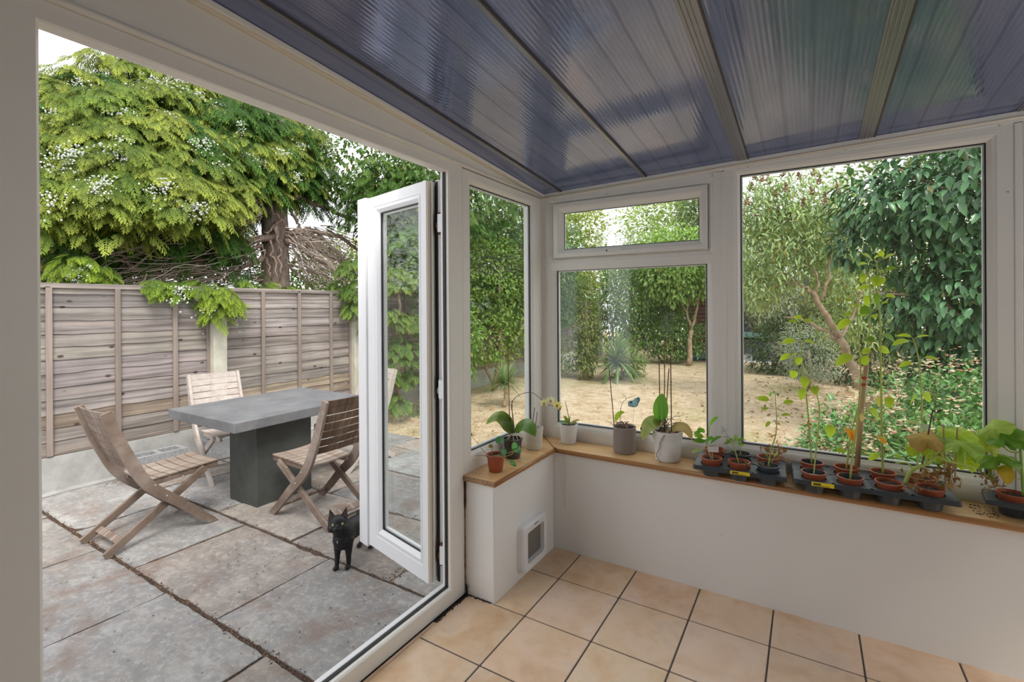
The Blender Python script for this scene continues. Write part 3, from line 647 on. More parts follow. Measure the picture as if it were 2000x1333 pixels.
# fence -----------------------------------------------------------------------
XF = -4.448
posts = [-5.25, -3.33, -1.41, .515, 2.43, 4.35, 6.27, 8.19, 10.11, 12.03]
def fence_panel(y0, y1, i):
    root = empty('wooden_fence', (XF-.02, 0, 0), cat='fence')
    mb = MB(); rg = random.Random(40+i); z = .185; k = 0
    while z < 1.63:
        h = .128+rg.uniform(-.006, .006); t_ = rg.uniform(.86, 1.12); cc = (t_, t_*rg.uniform(.95, 1.0), t_*rg.uniform(.90, 1.0)); n = 14; vs = []
        if z < .45 and rg.random() < .6: cc = (cc[0]*1.1, cc[1], cc[2]*.85)
        top = min(z+h, 1.652)
        for j in range(n+1):
            y = y0+(y1-y0)*j/n; w_ = rg.uniform(-.006, .006)
            vs += [(0.000, y, z+w_), (.0, y, top), (-.012, y, top), (.010-.012, y, z+w_), (.010, y, z+w_)]
        # lapped board: thick lower edge standing proud
        b = [(.010, y0, z)]
        fs = []
        for j in range(n):
            o_ = j*5; p_ = o_+5
            fs += [(o_+4, p_+4, p_+1, o_+1), (o_+0, p_+0, p_+4, o_+4), (o_+1, p_+1, p_+2, o_+2), (o_+2, p_+2, p_+0, o_+0)]
        fs += [(0, 4, 1, 2), (n*5, n*5+2, n*5+1, n*5+4)]
        mb.add(vs, fs, 0, cc); z += h-.012; k += 1
    mb.build('lapped_boards', M['fence'], root)
    MB().box((-.014, y0, 1.645), (.030, y1, 1.690), 0, (1.0, .96, .92)).build('capping_rail', M['fence'], root, bevel=.003)
    MB().box((-.010, y0, .18), (.020, y1, .212), 0, (1.0, .92, .82)).build('bottom_rail', M['fence'], root, bevel=.003)
    L = y1-y0
    for q in (.022, L*.26+.01, L*.53+.01, L*.80+.01, L-.022):
        c = rg.uniform(.85, 1.1); MB().box((.008, y0+q-.021, .185), (.034, y0+q+.021, 1.648), 0, (c, c, c)).build('batten', M['batten'], root, bevel=.003)
    return root
plabels = ['lapped fence panel far left, mostly hidden by the door frame', 'lapped fence panel hidden at left', 'weathered lapped fence panel left of the concrete post, behind the grey block',
           'weathered lapped fence panel right of the concrete post, behind the concrete table', 'lapped fence panel seen behind the open glazed door leaf', 'lapped fence panel seen through the narrow side window behind the spiky plant',
           'far lapped fence panel behind the climbing shrub', 'farther lapped fence panel beyond the cordyline', 'farthest lapped fence panel near the brown shed']
for i, (a_, b_) in enumerate(zip(posts[:-1], posts[1:])):
    if i < 1: continue
    tag(fence_panel(a_+.058, b_-.058, i), plabels[i])
    gb = MB().box((XF-.055, a_+.073, -.16), (XF, b_-.073, .178)).build('gravel_board', M['concrete'], bevel=.006)
    tag(gb, ['', 'concrete gravel board at far left', 'concrete gravel board under the left fence panel', 'concrete gravel board under the fence panel behind the table', 'concrete gravel board behind the far chair',
             'concrete gravel board by the spiky plant', 'concrete gravel board under the climbing shrub', 'concrete gravel board beyond the cordyline', 'concrete gravel board near the brown shed'][i], 'gravel board')
for i, y in enumerate(posts):
    if i in (0, 1): continue
    zt = 1.405 if i == 3 else 1.66; h = .05
    mb = MB(); x0, x1 = XF-.0, XF+.085
    mb.box((x0, y-.072, -.2), (x1, y+.072, zt-.012)); 
    mb.add([(x0, y-.072, zt-.012), (x1, y-.072, zt-.012), (x1, y+.072, zt-.012), (x0, y+.072, zt-.012), (x0+.015, y-.04, zt+.012), (x1-.02, y-.04, zt+.010), (x1-.02, y+.04, zt+.010), (x0+.015, y+.04, zt+.012)],
           [(0, 1, 5, 4), (1, 2, 6, 5), (2, 3, 7, 6), (3, 0, 4, 7), (4, 5, 6, 7)])
    tag(mb.build('fence_post', M['postc'], bevel=.008), ['', '', 'concrete fence post hidden at left', 'short pale lichened concrete post between the two fence panels behind the table', 'concrete post behind the open door leaf', 'concrete post behind the dense evergreen',
        'concrete post at the narrow side window', 'pale concrete post by the climbing shrub', 'far concrete post beyond the cordyline', 'farthest concrete post near the shed'][i], 'fence post')

# breeze blocks ------------------------------------------------------------------
def breeze(loc, rz, label):
    L, Wd, Hh = .44, .215, .215; mb = MB(); x0, x1, y0, y1 = -Wd/2, Wd/2, -L/2, L/2
    hs = [(-L/2+.045, -.022), (.022, L/2-.045)]; wx = .045
    ysv = [y0, hs[0][0], hs[0][1], hs[1][0], hs[1][1], y1]; xsv = [x0, x0+wx, x1-wx, x1]
    for z, top in ((0, False), (Hh, True)):
        for j in range(5):
            for i_ in range(3):
                if i_ == 1 and j in (1, 3): continue
                mb.add([(xsv[i_], ysv[j], z), (xsv[i_+1], ysv[j], z), (xsv[i_+1], ysv[j+1], z), (xsv[i_], ysv[j+1], z)], [(0, 1, 2, 3)])
    def wall(a, b): mb.add([(*a, 0), (*b, 0), (*b, Hh), (*a, Hh)], [(0, 1, 2, 3)])
    for a, b in (((x0, y0), (x1, y0)), ((x1, y0), (x1, y1)), ((x1, y1), (x0, y1)), ((x0, y1), (x0, y0))): wall(a, b)
    for h0, h1 in hs:
        a, b = xsv[1], xsv[2]
        for p_, q_ in (((a, h0), (b, h0)), ((b, h0), (b, h1)), ((b, h1), (a, h1)), ((a, h1), (a, h0))): wall(p_, q_)
        mb.add([(a, h0, .12), (b, h0, .12), (b, h1, .12), (a, h1, .12)], [(0, 1, 2, 3)])
    o = mb.build('concrete_block', M['block']); o.location = loc; o.rotation_euler.z = rz
    tag(o, label, 'block'); bm = bmesh.new(); bm.from_mesh(o.data); bmesh.ops.remove_doubles(bm, verts=bm.verts, dist=1e-5); bm.to_mesh(o.data); bm.free(); return o
breeze((-4.165, -.18, ZP-.003), -.05, 'grey hollow concrete block standing by the fence behind the leftmost chair')
breeze((-4.16, .45, ZP-.003), .10, 'grey hollow concrete block half hidden behind the concrete table base')

# concrete table -------------------------------------------------------------------
tb = empty('garden_table', (-2.92, .22, ZP), label='cast concrete table with thick grey slab top on a dark block base', cat='table')
mb = MB(); x0, x1, y0, y1 = -.50, .505, -.62, .62+.0; z0, z1 = .662, .74
mb.box((x0, y0, z0), (x1, y1, z1)); mb.build('table_top', M['table'], tb, bevel=.006)
mb = MB(); mb.box((-.03, -.37, .0), (.36, .12, .662)); mb.build('table_base', M['tablebase'], tb, bevel=.004)

# folding chairs --------------------------------------------------------------------
CW = .44
def spline(P, n=26):
    P = [np.array(p, float) for p in P]; P = [2*P[0]-P[1]]+P+[2*P[-1]-P[-2]]; out = []
    for i in range(1, len(P)-2):
        for k_ in range(n//(len(P)-3)+1):
            t_ = k_/(n//(len(P)-3)+1); a, b, c, d = P[i-1], P[i], P[i+1], P[i+2]
            out.append(.5*((2*b)+(-a+c)*t_+(2*a-5*b+4*c-d)*t_*t_+(-a+3*b-3*c+d)*t_**3))
    out.append(P[-2]); return out
CURVE = spline([(0.0, .925), (.045, .80), (.085, .69), (.13, .585), (.195, .45), (.275, .345), (.41, .225), (.54, .095), (.645, .0)], 40)
def make_chair(mats, rz=0):
    A, B = mats
    root = empty('folding_chair')
    for sx_ in (-1, 1):
        x = sx_*CW/2; mb = MB(); w2 = .023; n = len(CURVE)
        vs = []
        for i, p_ in enumerate(CURVE):
            t_ = CURVE[min(i+1, n-1)]-CURVE[max(i-1, 0)]; t_ = t_/np.linalg.norm(t_); nn = np.array([-t_[1], t_[0]])
            w_ = .026+.010*math.sin(PI*min(1, i/n*1.1)); a = p_+nn*w_; b = p_-nn*w_
            if i == n-1: a = np.array([a[0]+.01, 0.0]); b = np.array([b[0]-.012, 0.0])
            for xx in (x-.012, x+.012): vs += [(xx, a[0], a[1]), (xx, b[0], b[1])]
        fs = []
        for i in range(n-1):
            o_ = i*4; q_ = o_+4
            fs += [(o_, q_, q_+1, o_+1), (o_+2, o_+3, q_+3, q_+2), (o_, o_+2, q_+2, q_), (o_+1, q_+1, q_+3, o_+3)]
        fs += [(0, 1, 3, 2), ((n-1)*4, (n-1)*4+2, (n-1)*4+3, (n-1)*4+1)]
        mb.add(vs, fs, 0, (1, 1, 1)); mb.build('curved_leg', A, root, bevel=.004)
        xi = sx_*(CW/2-.030)
        mb = MB(); mb.bar((xi, .0, .004), (xi, .60, .405), .024, .050, (0, -.5, 1)); lg = mb.build('straight_leg', A, root, bevel=.003)
        mb = MB(); mb.bar((sx_*(CW/2-.056), .245, .392), (sx_*(CW/2-.056), .70, .412), .022, .046); mb.build('seat_rail', A, root, bevel=.004)
        for (fy, fz) in ((.335, .292), (.435, .395), (.265, .385)):
            MB().ball((sx_*(CW/2+.013), fy, fz), .008, 8, 4, 0, None, (.4, 1, 1)).build('bolt', M['steel'], root, smooth=True)
    # back slats: follow the curve between heights
    import bisect
    def cp(h):
        for i in range(len(CURVE)-1):
            if CURVE[i][1] >= h >= CURVE[i+1][1]:
                q = (CURVE[i][1]-h)/max(1e-6, CURVE[i][1]-CURVE[i+1][1]); return CURVE[i]*(1-q)+CURVE[i+1]*q
        return CURVE[-1]
    hs = [.905, .845, .785, .725, .665, .605, .545]
    for k_, h in enumerate(hs):
        hh = .032 if k_ == 0 else .026; a, b = cp(min(h+hh, .924)), cp(h-hh); mb = MB(); ns = 8; vs = []
        for i in range(ns+1):
            x = -CW/2+.012+(CW-.024)*i/ns; bow = -.018*(1-(2*i/ns-1)**2)
            vs += [(x, a[0]+bow-.006, a[1]), (x, a[0]+bow+.006, a[1]), (x, b[0]+bow+.006, b[1]), (x, b[0]+bow-.006, b[1])]
        fs = [(i*4+c, (i+1)*4+c, (i+1)*4+(c+1) % 4, i*4+(c+1) % 4) for i in range(ns) for c in range(4)]+[(0, 1, 2, 3), (ns*4+3, ns*4+2, ns*4+1, ns*4)]
        cc = random.uniform(.88, 1.08); mb.add(vs, fs, 0, (cc, cc, cc)); mb.build('back_slat', B, root, bevel=.002)
    for k_ in range(7):
        y0 = .235+k_*.066; mb = MB(); z0 = .412+k_*.0030; ns = 6; vs = []
        for i in range(ns+1):
            x = -CW/2+.035+(CW-.07)*i/ns; dz = -.010*(1-(2*i/ns-1)**2)
            vs += [(x, y0, z0+dz), (x, y0+.058, z0+.002+dz), (x, y0+.058, z0+.014+dz), (x, y0, z0+.012+dz)]
        fs = [(i*4+c, (i+1)*4+c, (i+1)*4+(c+1) % 4, i*4+(c+1) % 4) for i in range(ns) for c in range(4)]+[(0, 1, 2, 3), (ns*4+3, ns*4+2, ns*4+1, ns*4)]
        cc = random.uniform(.9, 1.1); mb.add(vs, fs, 0, (cc, cc, cc)); mb.build('seat_slat', M['seat'] if B is not M['chairpale'] else B, root, bevel=.002)
    MB().bar((-CW/2+.02, .09, .065), (CW/2-.02, .09, .065), .045, .014, (0, -.6, 1)).build('stretcher', A, root, bevel=.003)
    MB().bar((-CW/2+.01, .565, .072), (CW/2-.01, .565, .072), .040, .014, (0, .8, 1)).build('stretcher', A, root, bevel=.003)
    return root
def put(o, loc, rz, label): o.location = loc; o.rotation_euler.z = rz; tag(o, label, 'chair', 'folding garden chairs round the concrete table'); return o
put(make_chair((M['chair'], M['chair'])), (-2.845, -1.085, ZP), 0, 'folding slatted teak chair at the left end of the table, in side view')
put(make_chair((M['chair'], M['chairdark'])), (-1.725, .075, ZP), PI/2, 'folding slatted teak chair with its brown back to the open door leaf')
put(make_chair((M['chairpale'], M['chairpale'])), (-3.975, .24, ZP), -PI/2-.16, 'bleached pale folding chair on the fence side of the table')
put(make_chair((M['chairpale'], M['chairpale'])), (-2.79, 1.36, ZP), PI, 'pale folding chair at the far end of the table, half behind the door leaf')

# ================================================================== GARDEN PLANTS
SPR = [T_spray(i) for i in range(3)]
LEAF = T_leaf(.48, .18, .08); LANCE = T_leaf(.24, .30, .04); OVAL = T_leaf(.44, .34, .10)
def T_far(w=.5): return [(0, 0, 0), (-w/2, .5, .05), (w/2, .5, .05), (0, 1, -.15)], [(0, 2, 3, 1)], [0, .5, .5, 1]
FAR = T_far(.6); FARL = T_far(.3)
def blob(n, c, r, shell=(.55, 1.0), flat=None):
    d = unit(RNG.normal(size=(n, 3))); q = RNG.uniform(shell[0]**3, shell[1]**3, n)**(1/3)
    lump = 1+.13*np.sin(d[:, 0]*7+c[0]*3)*np.cos(d[:, 1]*6+c[1]*2)+.10*np.sin(d[:, 2]*9+c[2])
    return np.array(c)+d*np.array(r)*(q*lump)[:, None], d
def foliage(name, parent, blobs, tmpl, size, cA, cB, m, droop=.4, out=1.0, jit=.6, var=.25, hue=.0, shell=(.55, 1.0), up=1.0, **k):
    P = []; D = []
    for b in blobs:
        p, d = blob(b[2], b[0], b[1], b[3] if len(b) > 3 else shell); P.append(p); D.append(d)
    P = np.concatenate(P); D = np.concatenate(D); N = len(P)
    ok = P[:, 2] > -.10; P, D = P[ok], D[ok]; N = len(P)
    d = D*out+RNG.normal(size=(N, 3))*jit+np.array([0, 0, -droop]); u = np.array([[0, 0, up]])+D*.5+RNG.normal(size=(N, 3))*.25
    v = RNG.uniform(1-var, 1+var, (N, 1)); cA = np.array(cA)*v; cB = np.array(cB)*v
    if hue:
        h = (RNG.random((N, 1)) < hue)*1.0; cB = cB*(1-h)+np.array([.42, .33, .08])*h
    return scatter(name, tmpl[0], tmpl[1], tmpl[2], P, frames(d, u), RNG.uniform(*size, N), cA, cB, m, parent, **k)
def wob(pts, a=.03, n=4, seed=0):
    """smooth wandering curve through points"""
    rg = random.Random(seed); P = [np.array(p, float) for p in pts]; P = [2*P[0]-P[1]]+P+[2*P[-1]-P[-2]]; out = []
    for i in range(1, len(P)-2):
        for k_ in range(n):
            t_ = k_/n; a_, b, c, d = P[i-1:i+3]
            q = .5*((2*b)+(-a_+c)*t_+(2*a_-5*b+4*c-d)*t_*t_+(-a_+3*b-3*c+d)*t_**3)
            out.append(q+np.array([rg.gauss(0, a), rg.gauss(0, a), rg.gauss(0, a)])*(0 if i == 1 and k_ == 0 else 1))
    out.append(P[-2]); return out
def limb(parent, pts, r0, r1, m, name='branch', a=.015, seed=0, n=4, sides=8, col=None, label=None):
    c = wob(pts, a, n, seed); rr = [r0+(r1-r0)*i/(len(c)-1) for i in range(len(c))]
    o = MB().tube(c, rr, sides, 0, col).build(name, m, parent, smooth=True)
    if label: o['label'] = label
    return o

# ---- the great cypress behind the fence -------------------------------------------
T1 = empty('cypress_tree', (0, 0, 0), label='big old cypress with drooping yellow green sprays and bare lower limbs behind the fence', cat='tree')
XT = -6.3
tp_ = [at(540, 640, 'x', XT), at(540, 560, 'x', XT), at(538, 470, 'x', XT), at(537, 400, 'x', XT), at(541, 320, 'x', XT), at(535, 230, 'x', XT)]
tp_[0][2] = -.1
c = wob(tp_, .02, 4, 2); n_ = len(c)
MB().tube(c, [.23-.06*i/n_ for i in range(n_)], 14).build('trunk', M['bark'], T1, smooth=True)
q4 = lambda u, v, x=XT+.2: at(360+u/4.597, 330+v/4.597, 'x', x)
q3 = lambda u, v, x=-5.9: at(80+u/6.06, 380+v/6.06, 'x', x)
GREY = (1.25, 1.2, 1.2)
L_ = [([q4(800, 620), q4(430, 650), q4(150, 830, -5.8), q4(0, 950, -5.6)], .055, .03, 1), ([q4(700, 690), q4(460, 770), q4(150, 780, -5.9)], .035, .015, 1), ([q4(710, 790), q4(450, 910), q4(250, 920, -5.9)], .045, .02, 1),
      ([q4(740, 200), q4(620, 225), q4(480, 265, -5.9), q4(335, 225, -5.7)], .11, .06, 1.3), ([q4(850, 245), q4(1060, 270), q4(1250, 340), q4(1420, 420), q4(1620, 480)], .05, .03, 1),
      ([q4(930, 600), q4(1000, 560), q4(1200, 570), q4(1400, 620), q4(1600, 760)], .055, .03, 1.2), ([q4(900, 655), q4(1050, 640), q4(1250, 720), q4(1350, 810), q4(1470, 870)], .055, .025, 1),
      ([q4(880, 300), q4(980, 400), q4(1030, 540), q4(1100, 640), q4(1130, 760)], .03, .015, .9), ([q4(1000, 130), q4(1100, 150), q4(1200, 200), q4(1280, 250)], .03, .012, 1), ([q4(1000, 560), q4(1240, 630), q4(1330, 720), q4(1440, 860)], .025, .012, 1.3),
      ([q4(735, 190, XT+.3), q4(800, 380, XT+.3), q4(860, 450, XT+.3), q4(960, 580), q4(990, 820)], .02, .012, 1.5), ([q4(840, 600, XT+.3), q4(850, 760, XT+.3), q4(880, 960, XT+.3)], .018, .014, 1.4), ([q4(770, 640, XT+.3), q4(800, 850, XT+.3), q4(820, 1020, XT+.3)], .016, .012, 1.4),
      ([q4(700, 680, XT+.25), q4(740, 850, XT+.25), q4(780, 990, XT+.25)], .016, .012, 1.2), ([q4(140, 430, -5.8), q4(150, 560, -5.8), q4(90, 700, -5.8), q4(150, 840, -5.8), q4(120, 930, -5.8)], .028, .02, .9),
      ([q4(462, 650), q4(465, 930)], .022, .016, .9), ([q4(700, 300), q4(540, 330), q4(440, 370, -5.9)], .022, .01, 1.2), ([q4(690, 420), q4(560, 520), q4(440, 640, -5.9), q4(270, 750, -5.9)], .028, .016, 1.1),
      ([q3(780, 540), q3(920, 680), q3(1080, 830), q3(1330, 940), q3(1560, 990)], .022, .014, .95), ([q3(830, 750), q3(1000, 800), q3(1100, 850)], .02, .015, .9), ([q3(1900, 250), q3(1700, 370), q3(1500, 480), q3(1280, 640), q3(1100, 740)], .05, .015, 1.25),
      ([q3(-40, 300), q3(150, 300), q3(350, 300), q3(560, 280)], .03, .015, .6), ([q3(-40, 330), q3(200, 335), q3(420, 400)], .02, .01, 1.1), ([q3(-40, 590), q3(180, 660), q3(300, 760)], .025, .01, .8), ([q3(-60, 800), q3(100, 890), q3(220, 990)], .04, .02, .6),
      ([q3(720, 320), q3(700, 450), q3(600, 600), q3(570, 650)], .018, .01, 1.2), ([q3(760, 560), q3(765, 700), q3(768, 850)], .016, .010, 1.1), ([q4(860, 460), q4(740, 560), q4(745, 590)], .022, .012, 1.7), ([q4(820, 480), q4(815, 560), q4(820, 620)], .035, .03, 1.7)]
for i, (p, r0, r1, g) in enumerate(L_): limb(T1, p, r0, r1, M['bark'], 'branch', .018, i, 5, 8, (g*1.1, g, g*.98))
# thicket of thin dead twigs
mb = MB(); rg = random.Random(77)
for k in range(620):
    side = rg.random() < .62
    if side: u0, v0 = (rg.uniform(380, 520), rg.uniform(395, 560)) if k % 3 else (rg.uniform(100, 400), rg.uniform(400, 540)); u1, v1 = u0-rg.uniform(50, 260), v0+rg.uniform(-10, 90)
    else: u0, v0 = rg.uniform(555, 640), rg.uniform(440, 530); u1, v1 = u0+rg.uniform(30, 120), v0+rg.uniform(20, 80)
    x0 = rg.uniform(-7.0, -5.5); a = at(u0, v0, 'x', x0); b = at(max(u1, 60), min(v1, 566), 'x', x0+rg.uniform(-.3, .5)); mid = (a+b)/2+np.array([0, 0, rg.uniform(-.12, .18)])
    g = rg.uniform(.5, 1.4); mb.tube(wob([a, mid, b], .012, 3, k), [rg.uniform(.004, .013), .007, .006, .005, .004, .003, .003][:7], 4, 0, (.42*g, .35*g, .30*g), cap=False)
tag(mb.build('dead_twigs', M['attr'], T1, fix=False), kind='stuff')
# drooping mounds of foliage
def drape(parent, mounds, name='foliage', base=(.035, .085, .018), tips=(.54, .60, .11), size=(.15, .27), per=120, bias=(.75, -.35)):
    P = []; D = []; U = []; CA = []; CB = []; SC_ = []
    for (c, r, g, q) in mounds:
        n = int(per*q); az = RNG.uniform(0, 2*PI, n); w = RNG.uniform(.0, 1, n)**.6
        o = np.stack([np.cos(az), np.sin(az), np.zeros(n)], 1); o[:, 0] += bias[0]*.35; o[:, 1] += bias[1]*.35
        p = np.array(c)+o*(r*w)[:, None]; p[:, 2] -= r*(.75*w*w)+RNG.uniform(0, r*.7, n)*RNG.integers(0, 2, n); P.append(p)
        d = o*1.0+RNG.normal(size=(n, 3))*.28; d[:, 2] = -.25-.75*w+RNG.normal(size=n)*.2; D.append(d)
        U.append(np.stack([o[:, 0]*w, o[:, 1]*w, np.full(n, .9)], 1)+RNG.normal(size=(n, 3))*.15)
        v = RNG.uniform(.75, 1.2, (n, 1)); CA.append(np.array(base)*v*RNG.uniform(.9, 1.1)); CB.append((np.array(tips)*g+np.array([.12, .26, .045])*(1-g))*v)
        SC_.append(RNG.uniform(*size, n))
    P, D, U, CA, CB, SC_ = map(np.concatenate, (P, D, U, CA, CB, SC_))
    t = RNG.integers(0, 3, len(P)); objs = []
    T = SPR[0]
    return scatter(name, T[0], T[1], T[2], P, frames(D, U), SC_, CA, CB, M['conifer'], parent)
mp_ = []; rg = random.Random(5)
for (u, v, x) in [(100, 165, -6.2), (150, 140, -6.3), (205, 112, -6.7), (255, 120, -6.6), (130, 205, -5.9), (190, 185, -5.9), (240, 175, -6), (300, 165, -6.1), (350, 175, -6.2), (400, 205, -6.2), (450, 232, -6.3), (500, 255, -6.3),
                  (95, 270, -5.5), (150, 255, -5.5), (215, 238, -5.6), (270, 235, -5.6), (325, 225, -5.7), (380, 250, -5.8), (430, 265, -5.9), (480, 290, -6.0), (540, 262, -6.3), (585, 258, -6.4), (575, 300, -6.4),
                  (110, 320, -5.3), (175, 300, -5.2), (235, 285, -5.2), (290, 300, -5.3), (345, 285, -5.4), (400, 300, -5.5), (450, 310, -5.7), (505, 320, -6.0), (100, 372, -5.1), (185, 350, -5.0), (250, 340, -5.0), (310, 330, -5.0), (360, 345, -5.1), (400, 360, -5.3),
                  (330, 375, -4.95), (375, 385, -5.1), (425, 375, -5.4), (210, 375, -5.2), (280, 380, -5.2), (560, 330, -6.3), (530, 350, -6.4), (60, 220, -5.9), (50, 320, -5.3), (60, 380, -5.2), (20, 180, -6.2), (345, 140, -6.6), (400, 160, -6.6), (455, 185, -6.6), (505, 205, -6.6), (545, 222, -6.6), (470, 262, -5.9), (520, 285, -5.95), (560, 282, -6.1), (590, 285, -6.2), (585, 325, -6.2), (595, 250, -6.4), (555, 305, -6.0), (540, 335, -6.1), (490, 345, -5.9), (440, 345, -5.5), (10, 280, -5.6), (0, 360, -5.3)]:
    c = at(u, v-8, 'x', x-.15); mp_.append((c, rg.uniform(.30, .46), rg.uniform(.35, 1.0), 1))
drape(T1, mp_, 'bright_foliage')
# green inner and back foliage
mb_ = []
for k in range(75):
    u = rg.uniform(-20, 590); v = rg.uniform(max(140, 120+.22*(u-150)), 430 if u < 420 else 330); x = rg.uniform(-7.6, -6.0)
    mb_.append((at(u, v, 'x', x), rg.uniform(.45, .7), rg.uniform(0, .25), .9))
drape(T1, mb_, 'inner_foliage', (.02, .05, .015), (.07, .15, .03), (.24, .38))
# low sprays that reach over and along the fence
lo = []
for (u, v, x, r, g, q) in [(300, 545, -4.55, .16, .55, .35), (335, 548, -4.55, .15, .5, .35), (395, 545, -4.55, .18, .6, .4), (430, 560, -4.42, .18, .95, .55), (445, 580, -4.36, .14, .9, .35), (420, 600, -4.38, .12, .8, .25), (150, 495, -4.9, .22, .8, .55), (190, 510, -4.9, .16, .6, .3),
                           (470, 545, -4.9, .22, .6, .5), (515, 550, -4.9, .2, .6, .4), (560, 558, -5.0, .15, .7, .25), (590, 562, -5.0, .15, .7, .25), (230, 548, -4.9, .14, .1, .25), (360, 545, -4.9, .14, .15, .25),
                           (640, 562, -5.1, .16, .6, .2), (455, 330, -5.8, .2, .5, .3), (300, 425, -6.0, .4, .05, .8), (200, 430, -6.0, .4, .05, .7), (390, 430, -6.2, .4, .08, .7), (110, 430, -6.1, .35, .1, .5), (260, 470, -7.0, .4, .0, .6)]:
    lo.append((at(u, v, 'x', x), r, g, q))
drape(T1, lo, 'low_foliage', size=(.10, .19), tips=(.46, .60, .06))
# pale cone clusters
P = []
for (u, v) in [(95, 215), (115, 300), (150, 155), (240, 215), (260, 225), (300, 150), (310, 160), (345, 155), (380, 180), (390, 275), (395, 270), (180, 255), (205, 285), (215, 295), (235, 270), (100, 320), (130, 290), (145, 285), (188, 355), (200, 345), (300, 360), (315, 355), (320, 350), (365, 390), (385, 395), (290, 235), (305, 245), (480, 300), (500, 310), (430, 320),
               (550, 290), (585, 280), (580, 340), (125, 330), (92, 375), (220, 215), (155, 520), (330, 558), (345, 560), (455, 605), (400, 600), (270, 175), (355, 395), (375, 400), (240, 300), (465, 240), (330, 225), (420, 200)]:
    x = -4.42 if v > 540 else (-4.75 if v > 500 else (-4.75 if v > 330 else (-5.15 if v > 260 else (-5.6 if v > 200 else -6.0))))
    c = at(u, v, 'x', x+(.25 if u > 470 and v < 400 else 0)*-1.6)
    for k in range(rg.randint(28, 52)): P.append((c+np.array([rg.gauss(.04, .05), rg.gauss(0, .06), -abs(rg.gauss(0, .09))]), rg.uniform(.006, .0115)))
ball = MB().ball((0, 0, 0), 1, 6, 4)
N = len(P); I3 = np.repeat(np.eye(3)[None], N, 0); cc = np.array([.62, .66, .60])*RNG.uniform(.7, 1.15, (N, 1))
tag(scatter('seed_cones', ball.v, ball.f, [0]*len(ball.v), np.array([p for p, _ in P]), I3, np.array([s for _, s in P]), cc, cc, M['attr'], T1), kind='stuff')

def tree(name, label, cat, trunks, blobs, tmpl, size, cA, cB, m=None, tm=None, group=None, fname='foliage', **k):
    T = empty(name, (0, 0, 0), label=label, cat=cat, group=group)
    for i, t_ in enumerate(trunks): limb(T, t_[0], t_[1], t_[2], tm or M['bark2'], 'trunk' if i == 0 else 'branch', .012, i+3)
    foliage(fname, T, blobs, tmpl, size, cA, cB, m or M['leaf'], **k)
    return T
# ---- dense evergreen in the corner beyond the door leaf -----------------------------
T2 = tree('evergreen_tree', 'tall dense dark evergreen rising behind the open door leaf', 'tree', [([(-4.9, 5.0, -.1), (-4.9, 5.05, 2), (-4.95, 5.1, 4)], .16, .07)],
          [((-4.9, 5.2, 3.9), (1.35, 2.0, 1.5), 5200), ((-5.2, 4.2, 3.2), (1.1, 1.2, 1.0), 2600), ((-4.5, 5.8, 2.2), (.9, 1.6, .9), 2200), ((-5.6, 3.6, 4.1), (.9, .8, .9), 1500)], LEAF, (.07, .13), (.05, .10, .025), (.16, .28, .07), droop=.7, hue=.06, m=M['leaf'])
drape(T2, [((-4.9+rg.uniform(-.9, 1.2), 5.0+rg.uniform(-1.8, 1.9), rg.uniform(2.2, 4.9)), .5, rg.uniform(0, .45), .8) for _ in range(34)], 'hanging_sprays', (.04, .09, .02), (.30, .40, .09), (.12, .22), per=150)
# bright ferny shrub in front of the fence, seen through the door leaf
T3 = empty('cypress_shrub', (0, 0, 0), label='bright green ferny shrub hanging in front of the fence beyond the door leaf', cat='shrub')
limb(T3, [(-4.1, 2.9, -.12), (-4.1, 2.95, .8), (-4.15, 3.0, 1.7)], .035, .02, M['bark2'], 'stem')
drape(T3, [(at(u, v, 'x', x), r, g, q) for (u, v, x, r, g, q) in [(690, 505, -4.35, .22, .6, .5), (690, 585, -4.3, .13, .7, .3), (660, 545, -4.6, .15, .6, .25), (700, 545, -4.3, .2, .4, .4), (765, 520, -4.1, .28, .8, .7), (800, 525, -4.1, .25, .8, .7), (760, 600, -4.0, .22, .75, .5), (800, 610, -4.0, .25, .7, .6), (860, 560, -4.0, .3, .5, .6),
      (780, 660, -4.0, .28, .3, .6), (750, 710, -4.0, .22, .4, .4), (800, 720, -3.9, .28, .4, .6), (770, 770, -3.8, .22, .5, .4), (815, 790, -3.8, .2, .45, .4), (860, 650, -3.9, .3, .4, .6), (865, 750, -3.8, .3, .4, .6), (860, 450, -4.2, .3, .2, .6), (780, 450, -4.3, .35, .2, .7), (730, 600, -4.2, .2, .6, .4)]], 'foliage', (.05, .12, .03), (.40, .50, .12), (.10, .19), per=150)
# ---- bushes over the fence ---------------------------------------------------------
tree('hedge_bush', 'light green leafy bush seen between cypress trunk and dense evergreen', 'bush', [([(-8.2, 6.2, -.1), (-8.2, 6.2, 1.6)], .08, .04)], [((-8.4, 6.3, 1.7), (1.2, 2.6, 1.35), 6500)], LEAF, (.07, .12), (.12, .22, .04), (.36, .46, .10), hue=.08)
tree('hedge_bush', 'yellowish rounded conifer bush right of the cypress trunk, behind its limbs', 'bush', [([(-9.2, 6.9, -.1), (-9.2, 6.9, 2.2)], .1, .05)], [((-9.6, 7.0, 2.0), (1.0, 1.7, 1.65), 4500)], FAR, (.06, .11), (.16, .24, .04), (.46, .50, .10), m=M['conifer'])
tree('hedge_bush', 'dark dense hedge in the shade behind the cypress at left', 'bush', [([(-8.6, 0, -.1), (-8.6, 0, 2)], .1, .05)], [((-8.9, -1.2, 1.6), (.9, 3.0, 2.2), 7000), ((-8.9, 2.8, 1.3), (.9, 2.2, 1.6), 4500)], FAR, (.09, .16), (.045, .075, .025), (.13, .18, .06), hue=.18)
